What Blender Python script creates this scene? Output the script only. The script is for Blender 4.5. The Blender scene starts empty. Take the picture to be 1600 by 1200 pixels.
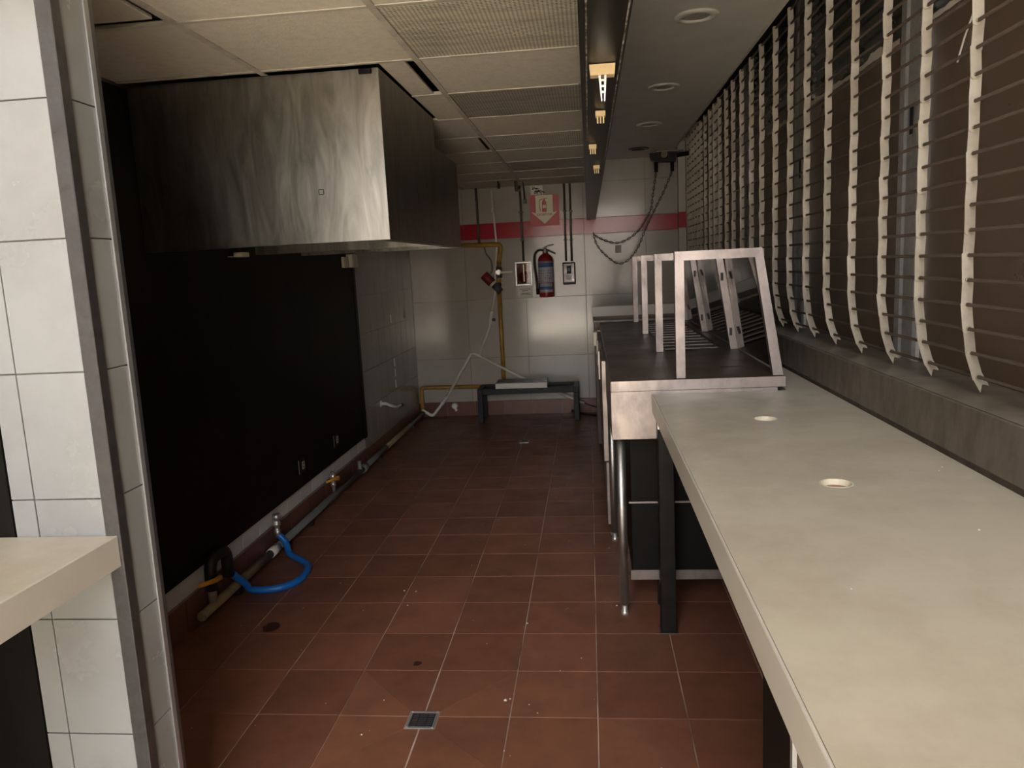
import bpy, bmesh, math, random
from mathutils import Vector, Matrix
random.seed(7)
S = bpy.context.scene
C = S.collection

# ------------------------------------------------------------------ camera
F_PX, CX, CY, CAM_H = 1196.59, 800.0, 600.0, 1.5244
def _rot(rx, ry, rz):
    return (Matrix.Rotation(rz, 3, 'Z') @ Matrix.Rotation(rx, 3, 'X') @ Matrix.Rotation(ry, 3, 'Y'))
AX = Matrix(((1, 0, 0), (0, 0, -1), (0, 1, 0)))
MC = _rot(0.1529, 0.1057, -0.0495) @ AX          # world -> camera (x right, y down, z forward)
MI = MC.transposed()
cam_data = bpy.data.cameras.new('camera')
cam = bpy.data.objects.new('camera', cam_data); C.objects.link(cam)
r_, d_, f_ = MI @ Vector((1, 0, 0)), MI @ Vector((0, 1, 0)), MI @ Vector((0, 0, 1))
rot3 = Matrix((r_, -d_, -f_)).transposed()
cam.matrix_world = Matrix.Translation((0, 0, CAM_H)) @ rot3.to_4x4()
cam_data.sensor_fit = 'HORIZONTAL'; cam_data.sensor_width = 36.0
cam_data.lens = F_PX / 1600 * 36.0
cam_data.clip_start = 0.02; cam_data.clip_end = 200
S.camera = cam
def PT(px, py, axis, val):
    """the point where the line of sight through a pixel meets the plane axis = val"""
    d = MI @ Vector(((px - CX) / F_PX, (py - CY) / F_PX, 1.0))
    o = Vector((0, 0, CAM_H))
    return o + d * ((val - o[axis]) / d[axis])

# ------------------------------------------------------------------ world, sun, exposure
W = bpy.data.worlds.new('daylight'); S.world = W; W.use_nodes = True
bg = W.node_tree.nodes['Background']
bg.inputs[0].default_value = (0.94, 0.96, 1.0, 1); bg.inputs[1].default_value = 3.0
SUN_EL, SUN_AZ = math.radians(64), math.radians(-8)     # sun stands over the street and falls on the hall floor only
sun_d = bpy.data.lights.new('sun', 'SUN'); sun_d.energy = 14.0; sun_d.angle = 0.01; sun_d.color = (1.0, 0.90, 0.76)
sun = bpy.data.objects.new('sun', sun_d); C.objects.link(sun); sun.location = (0, -6, 12)
sun.rotation_euler = (math.radians(90) - SUN_EL, 0, SUN_AZ)
# portal: guides sampling of daylight through the tall entrance, gives no light itself
pd = bpy.data.lights.new('entrance_portal', 'AREA'); pd.shape = 'RECTANGLE'; pd.size = 3.15; pd.size_y = 5.6
pd.cycles.is_portal = True
po = bpy.data.objects.new('entrance_portal', pd); C.objects.link(po)
po.location = (-0.425, -3.25, 2.8); po.rotation_euler = (math.radians(90), 0, 0)
vs = S.view_settings
vs.view_transform = 'Standard'; vs.look = 'None'; vs.gamma = 1.0; vs.use_curve_mapping = False
vs.exposure = 1.95
S.cycles.max_bounces = 12; S.cycles.diffuse_bounces = 7; S.cycles.glossy_bounces = 5
S.cycles.use_denoising = True
S.cycles.sample_clamp_indirect = 8.0

# ------------------------------------------------------------------ materials
MATS = {}
def mat(name, col, rough=0.5, metal=0.0, noise=0.0, nscale=8.0, ncol=None, bump=0.0, bscale=60.0, rvar=0.0,
        stretch=None, rand=0.0, coat=0.0, spec=None, detail=6.0):
    """principled surface; noise mixes towards ncol (stains and wear), rand varies value piece by piece"""
    m = bpy.data.materials.new(name); m.use_nodes = True
    nt = m.node_tree; N = nt.nodes; L = nt.links; b = N['Principled BSDF']
    b.inputs['Base Color'].default_value = (*col, 1); b.inputs['Roughness'].default_value = rough
    b.inputs['Metallic'].default_value = metal
    if spec is not None: b.inputs['Specular IOR Level'].default_value = spec
    if coat: b.inputs['Coat Weight'].default_value = coat; b.inputs['Coat Roughness'].default_value = 0.08
    geo = N.new('ShaderNodeNewGeometry')
    vec = geo.outputs['Position']
    if stretch:
        mp = N.new('ShaderNodeMapping'); mp.inputs['Scale'].default_value = stretch
        L.new(vec, mp.inputs['Vector']); vec = mp.outputs['Vector']
    csock = None
    if noise:
        nz = N.new('ShaderNodeTexNoise'); nz.inputs['Scale'].default_value = nscale
        nz.inputs['Detail'].default_value = detail; nz.inputs['Roughness'].default_value = 0.65
        L.new(vec, nz.inputs['Vector'])
        rp = N.new('ShaderNodeMapRange'); rp.inputs['From Min'].default_value = 0.42; rp.inputs['From Max'].default_value = 0.72
        rp.inputs['To Max'].default_value = noise
        L.new(nz.outputs['Fac'], rp.inputs['Value'])
        mx = N.new('ShaderNodeMix'); mx.data_type = 'RGBA'
        mx.inputs[6].default_value = (*col, 1); mx.inputs[7].default_value = (*(ncol or [c * .5 for c in col]), 1)
        L.new(rp.outputs['Result'], mx.inputs[0]); csock = mx.outputs[2]
        if rvar:
            rr = N.new('ShaderNodeMapRange'); rr.inputs['From Min'].default_value = 0.3; rr.inputs['From Max'].default_value = 0.7
            rr.inputs['To Min'].default_value = max(0.02, rough - rvar); rr.inputs['To Max'].default_value = rough + rvar
            L.new(nz.outputs['Fac'], rr.inputs['Value']); L.new(rr.outputs['Result'], b.inputs['Roughness'])
    if rand:
        oi = N.new('ShaderNodeObjectInfo')
        rm = N.new('ShaderNodeMapRange'); rm.inputs['To Min'].default_value = 1 - rand; rm.inputs['To Max'].default_value = 1 + rand
        L.new(oi.outputs['Random'], rm.inputs['Value'])
        hs = N.new('ShaderNodeHueSaturation'); hs.inputs['Color'].default_value = (*col, 1)
        if csock: L.new(csock, hs.inputs['Color'])
        L.new(rm.outputs['Result'], hs.inputs['Value']); csock = hs.outputs['Color']
    if csock: L.new(csock, b.inputs['Base Color'])
    if bump:
        n2 = N.new('ShaderNodeTexNoise'); n2.inputs['Scale'].default_value = bscale; n2.inputs['Detail'].default_value = 4
        L.new(vec, n2.inputs['Vector'])
        bp = N.new('ShaderNodeBump'); bp.inputs['Strength'].default_value = bump; bp.inputs['Distance'].default_value = 0.004
        L.new(n2.outputs['Fac'], bp.inputs['Height']); L.new(bp.outputs['Normal'], b.inputs['Normal'])
    MATS[name] = m
    return m

mat('floor_tile', (0.205, 0.083, 0.048), 0.42, noise=0.55, nscale=5, ncol=(0.118, 0.051, 0.031), rvar=0.10, bump=0.10, bscale=140, rand=0.14, spec=0.35)
mat('floor_grout', (0.52, 0.39, 0.31), 0.85, noise=0.97, nscale=2.4, ncol=(0.06, 0.026, 0.018), detail=3)
mat('slab', (0.20, 0.17, 0.15), 0.9)
mat('base_tile', (0.16, 0.065, 0.045), 0.32, noise=0.5, nscale=7, ncol=(0.09, 0.04, 0.03), rand=0.10)
mat('wall_tile', (0.41, 0.38, 0.33), 0.13, noise=0.4, nscale=3, ncol=(0.31, 0.28, 0.24), rvar=0.04, rand=0.04)
mat('red_tile', (0.40, 0.022, 0.035), 0.16, noise=0.3, nscale=4, ncol=(0.27, 0.02, 0.03), rand=0.05)
mat('wall_grout', (0.30, 0.26, 0.22), 0.9)
mat('lit_low_tile', (0.72, 0.72, 0.71), 0.2, noise=0.3, nscale=4, ncol=(0.55, 0.53, 0.5), rand=0.05)  # same white tile as the partition end, brightened for the light there
mat('dimmed_white_tile', (0.285, 0.285, 0.28), 0.24, noise=0.5, nscale=4, ncol=(0.21, 0.20, 0.185), rvar=0.06, rand=0.04)  # partition tile, colour lowered to offset the strong light on it
mat('side_tile', (0.34, 0.325, 0.30), 0.14, noise=0.4, nscale=4, ncol=(0.25, 0.235, 0.215), rvar=0.04, rand=0.05)
mat('plaster', (0.55, 0.51, 0.45), 0.85, noise=0.4, nscale=4, ncol=(0.40, 0.36, 0.31))
mat('black_panel', (0.008, 0.007, 0.006), 0.50, noise=0.6, nscale=6, ncol=(0.016, 0.013, 0.010), stretch=(1, 1, 0.3), spec=0.10)
mat('ceiling_tile', (0.68, 0.62, 0.51), 0.9, noise=0.5, nscale=26, ncol=(0.50, 0.445, 0.36), bump=0.5, bscale=110, rand=0.05)
mat('grid_bar', (0.56, 0.51, 0.42), 0.55, noise=0.6, nscale=14, ncol=(0.25, 0.21, 0.17))
mat('soffit', (0.56, 0.53, 0.47), 0.40, noise=0.5, nscale=4, ncol=(0.44, 0.41, 0.36), rvar=0.06, bump=0.05, bscale=40)
mat('dark_void', (0.010, 0.009, 0.008), 0.95)
mat('beam_black', (0.012, 0.010, 0.008), 0.36, noise=0.5, nscale=10, ncol=(0.018, 0.013, 0.009), spec=0.10)
mat('beam_seam', (0.02, 0.017, 0.014), 0.6, noise=1.0, nscale=34, ncol=(0.45, 0.40, 0.32))
mat('stainless', (0.50, 0.47, 0.44), 0.44, metal=1.0, noise=0.5, nscale=9, ncol=(0.36, 0.34, 0.32), rvar=0.10)
mat('stainless_soft', (0.30, 0.258, 0.236), 0.42, metal=0.9, noise=0.9, nscale=13, ncol=(0.19, 0.16, 0.147), rvar=0.10, stretch=(1, 1, 0.6))
def hood_metal():
    m = mat('hood_steel', (0.40, 0.38, 0.33), 0.36, metal=1.0)
    nt = m.node_tree; N = nt.nodes; L = nt.links; b = N['Principled BSDF']
    g = N.new('ShaderNodeNewGeometry')
    mp = N.new('ShaderNodeMapping'); mp.inputs['Scale'].default_value = (4.5, 4.5, 0.9); mp.inputs['Rotation'].default_value = (0, 0.18, 0)
    L.new(g.outputs['Position'], mp.inputs['Vector'])
    n1 = N.new('ShaderNodeTexNoise'); n1.inputs['Scale'].default_value = 3.2; n1.inputs['Detail'].default_value = 9; n1.inputs['Roughness'].default_value = 0.62; n1.inputs['Distortion'].default_value = 1.3
    L.new(mp.outputs['Vector'], n1.inputs['Vector'])
    n2 = N.new('ShaderNodeTexNoise'); n2.inputs['Scale'].default_value = 2.0; n2.inputs['Detail'].default_value = 3
    L.new(g.outputs['Position'], n2.inputs['Vector'])
    cr = N.new('ShaderNodeValToRGB'); e = cr.color_ramp.elements
    e[0].position = .34; e[0].color = (0.21, 0.195, 0.165, 1); e[1].position = .70; e[1].color = (0.36, 0.34, 0.295, 1)
    L.new(n1.outputs['Fac'], cr.inputs['Fac']); L.new(cr.outputs['Color'], b.inputs['Base Color'])
    ad = N.new('ShaderNodeMath'); ad.operation = 'ADD'; L.new(n1.outputs['Fac'], ad.inputs[0]); L.new(n2.outputs['Fac'], ad.inputs[1])
    rr = N.new('ShaderNodeMapRange'); rr.inputs['From Min'].default_value = .7; rr.inputs['From Max'].default_value = 1.3; rr.inputs['To Min'].default_value = .30; rr.inputs['To Max'].default_value = .46
    L.new(ad.outputs[0], rr.inputs['Value']); L.new(rr.outputs['Result'], b.inputs['Roughness'])
hood_metal()
mat('chrome', (0.74, 0.71, 0.66), 0.36, metal=0.8, noise=0.4, nscale=40)
mat('galvanised', (0.46, 0.45, 0.43), 0.34, metal=0.55, noise=0.6, nscale=30, ncol=(0.27, 0.27, 0.26), rvar=0.08)
mat('grille_steel', (0.38, 0.33, 0.255), 0.5, metal=0.25, noise=0.7, nscale=22, ncol=(0.29, 0.235, 0.175), rvar=0.1, rand=0.06)
mat('rod_steel', (0.13, 0.095, 0.07), 0.45, metal=0.6, noise=0.5, nscale=20)
mat('angle_iron', (0.16, 0.15, 0.15), 0.38, metal=0.8, noise=0.6, nscale=16, ncol=(0.07, 0.065, 0.06), rvar=0.12)
mat('edge_trim', (0.45, 0.45, 0.45), 0.35, metal=0.7)
mat('counter_top', (0.50, 0.455, 0.36), 0.42, noise=0.85, nscale=3.6, ncol=(0.37, 0.315, 0.24), rvar=0.08, bump=0.05, bscale=90)
mat('counter_edge', (0.54, 0.50, 0.43), 0.40, noise=0.35, nscale=8, ncol=(0.43, 0.39, 0.33))
mat('raw_board', (0.36, 0.20, 0.11), 0.9)
mat('black_steel', (0.009, 0.008, 0.007), 0.38, noise=0.5, nscale=18, ncol=(0.022, 0.018, 0.015), rvar=0.1, spec=0.15)
mat('bench_steel', (0.016, 0.016, 0.016), 0.5, noise=0.5, nscale=16, ncol=(0.035, 0.034, 0.033), spec=0.3)
mat('table_dark', (0.070, 0.048, 0.034), 0.40, noise=0.5, nscale=5, ncol=(0.042, 0.029, 0.021), rvar=0.06, spec=0.3)
mat('cabinet_black', (0.008, 0.007, 0.006), 0.5, spec=0.08)
mat('sill_stone', (0.15, 0.122, 0.092), 0.55, noise=0.75, nscale=9, ncol=(0.075, 0.058, 0.043), stretch=(1.5, 1.5, 0.7), rvar=0.1)
mat('sill_metal', (0.22, 0.185, 0.14), 0.45, metal=0.1, noise=0.7, nscale=9, ncol=(0.08, 0.065, 0.05))
mat('brown_board', (0.130, 0.085, 0.052), 0.34, noise=0.5, nscale=2.5, ncol=(0.085, 0.055, 0.033), rvar=0.08)
mat('dark_sheet', (0.040, 0.042, 0.034), 0.30, noise=0.6, nscale=3, ncol=(0.02, 0.021, 0.016), rvar=0.1)
mat('torn_paper', (0.66, 0.60, 0.50), 0.9)
mat('yellow_pipe', (0.42, 0.23, 0.035), 0.45, noise=0.75, nscale=9, ncol=(0.10, 0.06, 0.025))
mat('grey_pipe', (0.17, 0.18, 0.175), 0.50, noise=0.6, nscale=12, ncol=(0.09, 0.085, 0.075))
mat('worn_yellow_pipe', (0.27, 0.20, 0.10), 0.5, noise=0.7, nscale=14, ncol=(0.13, 0.11, 0.08))
mat('pvc_white', (0.80, 0.76, 0.68), 0.40, noise=0.3, nscale=12)
mat('conduit', (0.17, 0.155, 0.135), 0.5, metal=0.6, noise=0.4, nscale=20)
mat('blue_hose', (0.010, 0.150, 0.520), 0.38)
mat('orange_lever', (0.72, 0.36, 0.03), 0.45)
mat('dark_rubber', (0.014, 0.013, 0.012), 0.5)
mat('glass_dark', (0.02, 0.02, 0.02), 0.05)
mat('red_paint', (0.26, 0.010, 0.014), 0.3, coat=0.2)
mat('sign_red', (0.56, 0.08, 0.09), 0.42)
mat('sign_cream', (0.80, 0.76, 0.56), 0.45)
mat('paper', (0.72, 0.69, 0.60), 0.8)
mat('ink', (0.03, 0.03, 0.03), 0.7)
mat('label_grey', (0.46, 0.46, 0.50), 0.45, noise=0.3, nscale=50)
mat('label_blue', (0.06, 0.12, 0.30), 0.4)
mat('cream_plastic', (0.66, 0.60, 0.46), 0.4)
mat('tan_plastic', (0.62, 0.47, 0.25), 0.4)
mat('outlet_cream', (0.55, 0.50, 0.36), 0.4)
mat('dirty_chain', (0.10, 0.085, 0.065), 0.45, metal=0.8)
mat('valve_grey', (0.055, 0.06, 0.06), 0.45)
mat('valve_red', (0.22, 0.025, 0.03), 0.45)
mat('lamp_lens', (0.30, 0.28, 0.24), 0.35)
mat('pavement', (0.42, 0.39, 0.35), 0.9, noise=0.4, nscale=2)
mat('facade', (0.58, 0.50, 0.44), 0.9, noise=0.3, nscale=1.5)
mat('hall_wall', (0.56, 0.53, 0.46), 0.8)
mat('hall_dark', (0.10, 0.085, 0.07), 0.8)  # unseen side wall, darkened so the hood reflects less light
mat('tape_white', (0.7, 0.69, 0.64), 0.6)
mat('crumb', (0.62, 0.55, 0.46), 0.9)
mat('stain_red', (0.055, 0.014, 0.010), 0.5)

# perforated metal ceiling panel: rows of small holes over a wiped, dusty sheet
def perforated(name, col, dirt):
    m = mat(name, col, 0.5, metal=0.25, noise=0.75, nscale=9, ncol=dirt, stretch=(0.7, 3.0, 1))
    nt = m.node_tree; N = nt.nodes; L = nt.links; b = N['Principled BSDF']
    g = N.new('ShaderNodeNewGeometry'); v = N.new('ShaderNodeTexVoronoi'); v.voronoi_dimensions = '2D'; v.inputs['Scale'].default_value = 72
    v.inputs['Randomness'].default_value = 0.0
    L.new(g.outputs['Position'], v.inputs['Vector'])
    st = N.new('ShaderNodeMath'); st.operation = 'LESS_THAN'; st.inputs[1].default_value = 0.27
    L.new(v.outputs['Distance'], st.inputs[0])
    old = b.inputs['Base Color'].links[0].from_socket
    mx = N.new('ShaderNodeMix'); mx.data_type = 'RGBA'; mx.inputs[7].default_value = (0.05, 0.045, 0.035, 1)
    sc = N.new('ShaderNodeMath'); sc.operation = 'MULTIPLY'; sc.inputs[1].default_value = 0.75
    L.new(st.outputs[0], sc.inputs[0]); L.new(sc.outputs[0], mx.inputs[0]); L.new(old, mx.inputs[6]); L.new(mx.outputs[2], b.inputs['Base Color'])
    return m
perforated('perf_light', (0.80, 0.74, 0.58), (0.42, 0.37, 0.28))
perforated('perf_dark', (0.50, 0.45, 0.37), (0.24, 0.21, 0.165))
# clear glass for the guard and the alarm box
def glass(name, tint, rough=0.03):
    m = bpy.data.materials.new(name); m.use_nodes = True; nt = m.node_tree; N = nt.nodes; L = nt.links
    N.remove(N['Principled BSDF']); out = N['Material Output']
    tr = N.new('ShaderNodeBsdfTransparent'); tr.inputs[0].default_value = (*tint, 1)
    gl = N.new('ShaderNodeBsdfGlossy'); gl.inputs['Roughness'].default_value = rough
    fr = N.new('ShaderNodeFresnel'); fr.inputs[0].default_value = 1.5
    mx = N.new('ShaderNodeMixShader'); L.new(fr.outputs[0], mx.inputs[0]); L.new(tr.outputs[0], mx.inputs[1]); L.new(gl.outputs[0], mx.inputs[2])
    L.new(mx.outputs[0], out.inputs[0]); MATS[name] = m
glass('guard_glass', (0.62, 0.60, 0.57)); glass('box_glass', (0.8, 0.78, 0.74)); glass('window_glass', (0.9, 0.95, 0.95))

# ------------------------------------------------------------------ mesh helpers
def new(): return bmesh.new()
def box(bm, x, y, z, bevel=0.0):
    (x0, x1), (y0, y1), (z0, z1) = x, y, z
    vs_ = [bm.verts.new(p) for p in ((x0,y0,z0),(x1,y0,z0),(x1,y1,z0),(x0,y1,z0),(x0,y0,z1),(x1,y0,z1),(x1,y1,z1),(x0,y1,z1))]
    fs = [bm.faces.new([vs_[i] for i in q]) for q in ((0,3,2,1),(4,5,6,7),(0,1,5,4),(1,2,6,5),(2,3,7,6),(3,0,4,7))]
    if bevel:
        es = list({e for f in fs for e in f.edges})
        bmesh.ops.bevel(bm, geom=es, offset=bevel, segments=1, affect='EDGES', profile=0.5)
def prism(bm, pts, axis, a, b):
    """extrude a polygon given in the two other axes between a and b along axis"""
    def mk(p, v):
        q = list(p); q.insert(axis, v); return bm.verts.new(q)
    A = [mk(p, a) for p in pts]; Bv = [mk(p, b) for p in pts]; n = len(pts)
    bm.faces.new(A); bm.faces.new(Bv[::-1])
    for i in range(n): bm.faces.new((A[i], Bv[i], Bv[(i+1) % n], A[(i+1) % n]))
    bmesh.ops.recalc_face_normals(bm, faces=bm.faces[:])
def tube(bm, pts, r, n=10, caps=True, rs=None):
    pts = [Vector(p) for p in pts]; rings = []; up = None
    for i, p in enumerate(pts):
        t = (pts[min(i+1, len(pts)-1)] - pts[max(i-1, 0)]).normalized()
        if up is None: up = Vector((0,0,1)) if abs(t.z) < 0.9 else Vector((1,0,0))
        s = t.cross(up).normalized(); up = s.cross(t).normalized()
        rr = rs[i] if rs else r
        rings.append([bm.verts.new(p + (s * math.cos(2*math.pi*k/n) + up * math.sin(2*math.pi*k/n)) * rr) for k in range(n)])
    for a, b in zip(rings, rings[1:]):
        for k in range(n):
            f = bm.faces.new((a[k], a[(k+1) % n], b[(k+1) % n], b[k])); f.smooth = True
    if caps: bm.faces.new(rings[0][::-1]); bm.faces.new(rings[-1])
def rounded(pts, r=0.03, k=5):
    """polyline with rounded corners"""
    pts = [Vector(p) for p in pts]; out = [pts[0]]
    for a, p, b in zip(pts, pts[1:], pts[2:]):
        u, v = (a - p), (b - p); d = min(r, u.length * .45, v.length * .45)
        A, Bq = p + u.normalized() * d, p + v.normalized() * d
        for i in range(k + 1):
            t = i / k; out.append(A * (1-t)**2 + p * 2*t*(1-t) + Bq * t*t)
    out.append(pts[-1]); return out
def smooth(pts, k=6):
    pts = [Vector(p) for p in pts]; P = [pts[0]] + pts + [pts[-1]]; out = []
    for i in range(1, len(P) - 2):
        for j in range(k):
            t = j / k; a, b, c, d = P[i-1], P[i], P[i+1], P[i+2]
            out.append(0.5 * ((2*b) + (c-a)*t + (2*a-5*b+4*c-d)*t*t + (-a+3*b-3*c+d)*t**3))
    out.append(pts[-1]); return out
def lathe(bm, prof, c, axis=2, n=20):
    """profile of (radius, height) turned about an axis through c"""
    rings = []
    for r, h in prof:
        ring = []
        for k in range(n):
            a = 2*math.pi*k/n; u, v = r*math.cos(a), r*math.sin(a)
            p = (u, v, h) if axis == 2 else ((u, h, v) if axis == 1 else (h, u, v))
            ring.append(bm.verts.new((c[0]+p[0], c[1]+p[1], c[2]+p[2])))
        rings.append(ring)
    for a, b in zip(rings, rings[1:]):
        for k in range(n):
            f = bm.faces.new((a[k], a[(k+1) % n], b[(k+1) % n], b[k])); f.smooth = True
    bm.faces.new(rings[0]); bm.faces.new(rings[-1])
    bmesh.ops.recalc_face_normals(bm, faces=bm.faces[:])
def obj(name, bm, material, parent=None, label=None, cat=None, group=None, kind=None):
    """one mesh object; its origin goes to the base of the mesh"""
    me = bpy.data.meshes.new(name)
    if bm.verts:
        xs = [v.co for v in bm.verts]
        lo = Vector((min(v.x for v in xs), min(v.y for v in xs), min(v.z for v in xs)))
        hi = Vector((max(v.x for v in xs), max(v.y for v in xs), max(v.z for v in xs)))
        o_ = Vector(((lo.x + hi.x) / 2, (lo.y + hi.y) / 2, lo.z))
    else: o_ = Vector()
    bmesh.ops.translate(bm, verts=bm.verts[:], vec=-o_)
    bm.to_mesh(me); bm.free()
    me.materials.append(MATS[material] if isinstance(material, str) else material)
    return place(name, me, o_, parent, label, cat, group, kind)
WLOC = {}
def place(name, me, loc, parent=None, label=None, cat=None, group=None, kind=None, rot=None):
    o = bpy.data.objects.new(name, me); C.objects.link(o)
    loc = Vector(loc); WLOC[o.name] = loc
    o.location = loc - (WLOC[parent.name] if parent else Vector())
    if parent: o.parent = parent
    if rot: o.rotation_euler = rot
    for k, v in (('label', label), ('category', cat), ('group', group), ('kind', kind)):
        if v: o[k] = v
    return o
def root(name, loc, label, cat=None, group=None, kind=None):
    return place(name, None, loc, None, label, cat, group, kind)
def sub(name, loc, parent): return place(name, None, loc, parent)
def bx(name, x, y, z, m, parent=None, bevel=0.0, **kw):
    bm = new(); box(bm, x, y, z, bevel); return obj(name, bm, m, parent, **kw)
def tb(name, pts, r, m, parent=None, n=10, **kw):
    bm = new(); tube(bm, pts, r, n); return obj(name, bm, m, parent, **kw)
def box_mesh(name, sx, sy, sz, m, bevel=0.0):
    bm = new(); box(bm, (-sx/2, sx/2), (-sy/2, sy/2), (-sz/2, sz/2), bevel)
    me = bpy.data.meshes.new(name); bm.to_mesh(me); bm.free(); me.materials.append(MATS[m]); return me
_cache = {}
def tile_at(name, cx, cy, cz, sx, sy, sz, m, parent, bevel=0.0015, rot=None):
    key = (round(sx, 4), round(sy, 4), round(sz, 4), m)
    if key not in _cache: _cache[key] = box_mesh(name, sx, sy, sz, m, bevel)
    return place(name, _cache[key], (cx, cy, cz), parent, rot=rot)
def text_mesh(txt, size, bold=0.0):
    cu = bpy.data.curves.new('lettering', 'FONT'); cu.body = txt; cu.size = size; cu.align_x = 'CENTER'; cu.extrude = 0.0006; cu.offset = bold
    o = bpy.data.objects.new('lettering', cu); C.objects.link(o)
    dg = bpy.context.evaluated_depsgraph_get(); me = bpy.data.meshes.new_from_object(o.evaluated_get(dg))
    bpy.data.objects.remove(o); return me

# ------------------------------------------------------------------ key planes (metres)
XL, XR, YB, YP = -1.81, 0.955, 7.78, 1.61     # left wall, end of back wall, back wall, partition front
ZC, ZS = 2.30, 2.50                            # hung ceiling, soffit
T = 0.30                                       # floor tile module
TX0, TY0 = -1.219, 2.397                       # a crossing of the floor joints
YF = -3.20                                     # unseen entrance wall, set back to even out the daylight

# ------------------------------------------------------------------ floor
floor = bx('floor', (-4.3, 1.25), (YF - 0.2, YB + 0.1), (-0.15, -0.0035), 'floor_grout',
           label='reddish brown square tile floor with thin pale joints', kind='structure')
J = 0.004
nx0 = -2; nx1 = 8
for i in range(nx0, nx1):
    for j in range(-3, 19):
        x0, x1 = TX0 + i * T, TX0 + (i + 1) * T
        y0, y1 = TY0 + j * T, TY0 + (j + 1) * T
        x0, x1 = max(x0, XL + 0.001), min(x1, 0.93)
        y1 = min(y1, YB - 0.001)
        if x1 - x0 < 0.02 or y1 - y0 < 0.02: continue
        if i in (1, 2) and j in (-1, 0): continue      # drain field, built below
        tile_at('floor_tile', (x0+x1)/2, (y0+y1)/2, -0.006 + random.uniform(-.0006, .0004), x1-x0-J, y1-y0-J, 0.012,
                'floor_tile', floor, 0.0012, rot=(random.uniform(-.0012, .0012), random.uniform(-.0012, .0012), 0))
hf = bx('hall_floor', (-4.2, 0.90), (YF, TY0 - 3*T - .002), (-.0034, -.0002), 'hall_wall', floor)  # unseen, kept pale to bounce light up to the ceiling
# four tiles round the drain are cut along their diagonals and slope to it
DX, DY, DS, DZ = TX0 + 2*T, TY0 - 0.02, 0.052, -0.0015
for sx, sy in ((-1,-1),(1,-1),(1,1),(-1,1)):
    ox, oy = DX + sx*T, TY0 + sy*T
    ci = (DX + sx*DS, DY + sy*DS)
    for k in (0, 1):
        if k == 0: quad = [(ox, oy, 0), (DX + sx*J/2, oy, 0), (DX + sx*J/2, ci[1], DZ), (*ci, DZ)]
        else: quad = [(ox, oy, 0), (*ci, DZ), (ci[0], TY0 + sy*J/2, DZ), (ox, TY0 + sy*J/2, 0)]
        cen = sum((Vector(p) for p in quad), Vector()) / 4
        bm = new(); top = [bm.verts.new(Vector(p) + Vector((cen.x-p[0], cen.y-p[1], 0)).normalized()*0.0022) for p in quad]
        bot = [bm.verts.new(v.co - Vector((0, 0, 0.012))) for v in top]
        bm.faces.new(top); bm.faces.new(bot[::-1])
        for q in range(4): bm.faces.new((top[q], bot[q], bot[(q+1) % 4], top[(q+1) % 4]))
        bmesh.ops.recalc_face_normals(bm, faces=bm.faces[:])
        obj('cut_floor_tile', bm, 'floor_tile', floor)

# ------------------------------------------------------------------ back wall
wb = bx('wall_back', (XL - 0.15, 1.25), (YB + 0.008, YB + 0.15), (0, 2.8), 'wall_grout',
        label='back wall of large glossy grey tiles with a red stripe', kind='structure')
cols = [XL, -1.243, -0.637, -0.032, 0.574, XR]
rows = [(0.15, 0.602), (0.602, 1.197), (1.197, 1.80), (1.955, 2.30), (2.30, 2.52)]
for a, b in zip(cols, cols[1:]):
    for k, (z0, z1) in enumerate(rows):
        if k == 4 and a < -0.04: continue
        tile_at('wall_tile', (a+b)/2, YB + 0.005, (z0+z1)/2, b-a-.003, .01, z1-z0-.003, 'wall_tile', wb, 0.001,
                rot=(random.uniform(-.0006,.0006), 0, random.uniform(-.0006,.0006)))
    tile_at('red_stripe_tile', (a+b)/2, YB + 0.005, 1.8775, b-a-.002, .01, .153, 'red_tile', wb, 0.001)
post = bx('trim_4', (0.885, 0.954), (7.70, YB - 0.001), (1.131, 2.62), 'plaster', kind='structure', label='pale narrow post at the right end of the back wall')
bx('red_band', (0.8835, 0.9555), (7.698, 7.70), (1.81, 1.96), 'red_tile', post)
bb = bx('baseboard_back', (XL, XR), (YB - 0.006, YB - 0.0005), (0.0, 0.148), 'wall_grout', kind='structure',
        label='reddish brown tile skirting along the back wall')
for i in range(-2, 8):
    x0, x1 = max(TX0 + i*T, XL), min(TX0 + (i+1)*T, XR)
    if x1 - x0 > .02: tile_at('skirting_tile', (x0+x1)/2, YB - 0.009, 0.074, x1-x0-.004, .008, .146, 'base_tile', bb, 0.0015)

# ------------------------------------------------------------------ left wall
wl = bx('wall_left', (XL - 0.15, XL - 0.008), (1.74, YB + 0.15), (0, 2.8), 'wall_grout', kind='structure',
        label='left kitchen wall of small glossy tiles beside the black board')
yj = 7.775
ys = [5.60 + 0.2*k for k in range(-20, 11)] + [YB]
zs = [0.15, 0.445, 0.745, 1.045, 1.345, 1.645, 1.945, 2.245, 2.30]
for a, b in zip(ys, ys[1:]):
    if b - a < 0.02: continue
    for k, (z0, z1) in enumerate(zip(zs, zs[1:])):
        if b < 5.7 and k > 0: continue
        tile_at('wall_tile', XL - 0.005, (a+b)/2, (z0+z1)/2, .01, b-a-.003, z1-z0-.003, 'side_tile' if b > 5.85 else 'lit_low_tile', wl, 0.001)  # brighter copy of the tile along the lit strip
bl = bx('baseboard_left', (XL + 0.0005, XL + 0.006), (1.755, YB - 0.014), (0.0, 0.148), 'wall_grout', kind='structure',
        label='reddish brown tile skirting along the left wall')
y = 1.70
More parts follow.
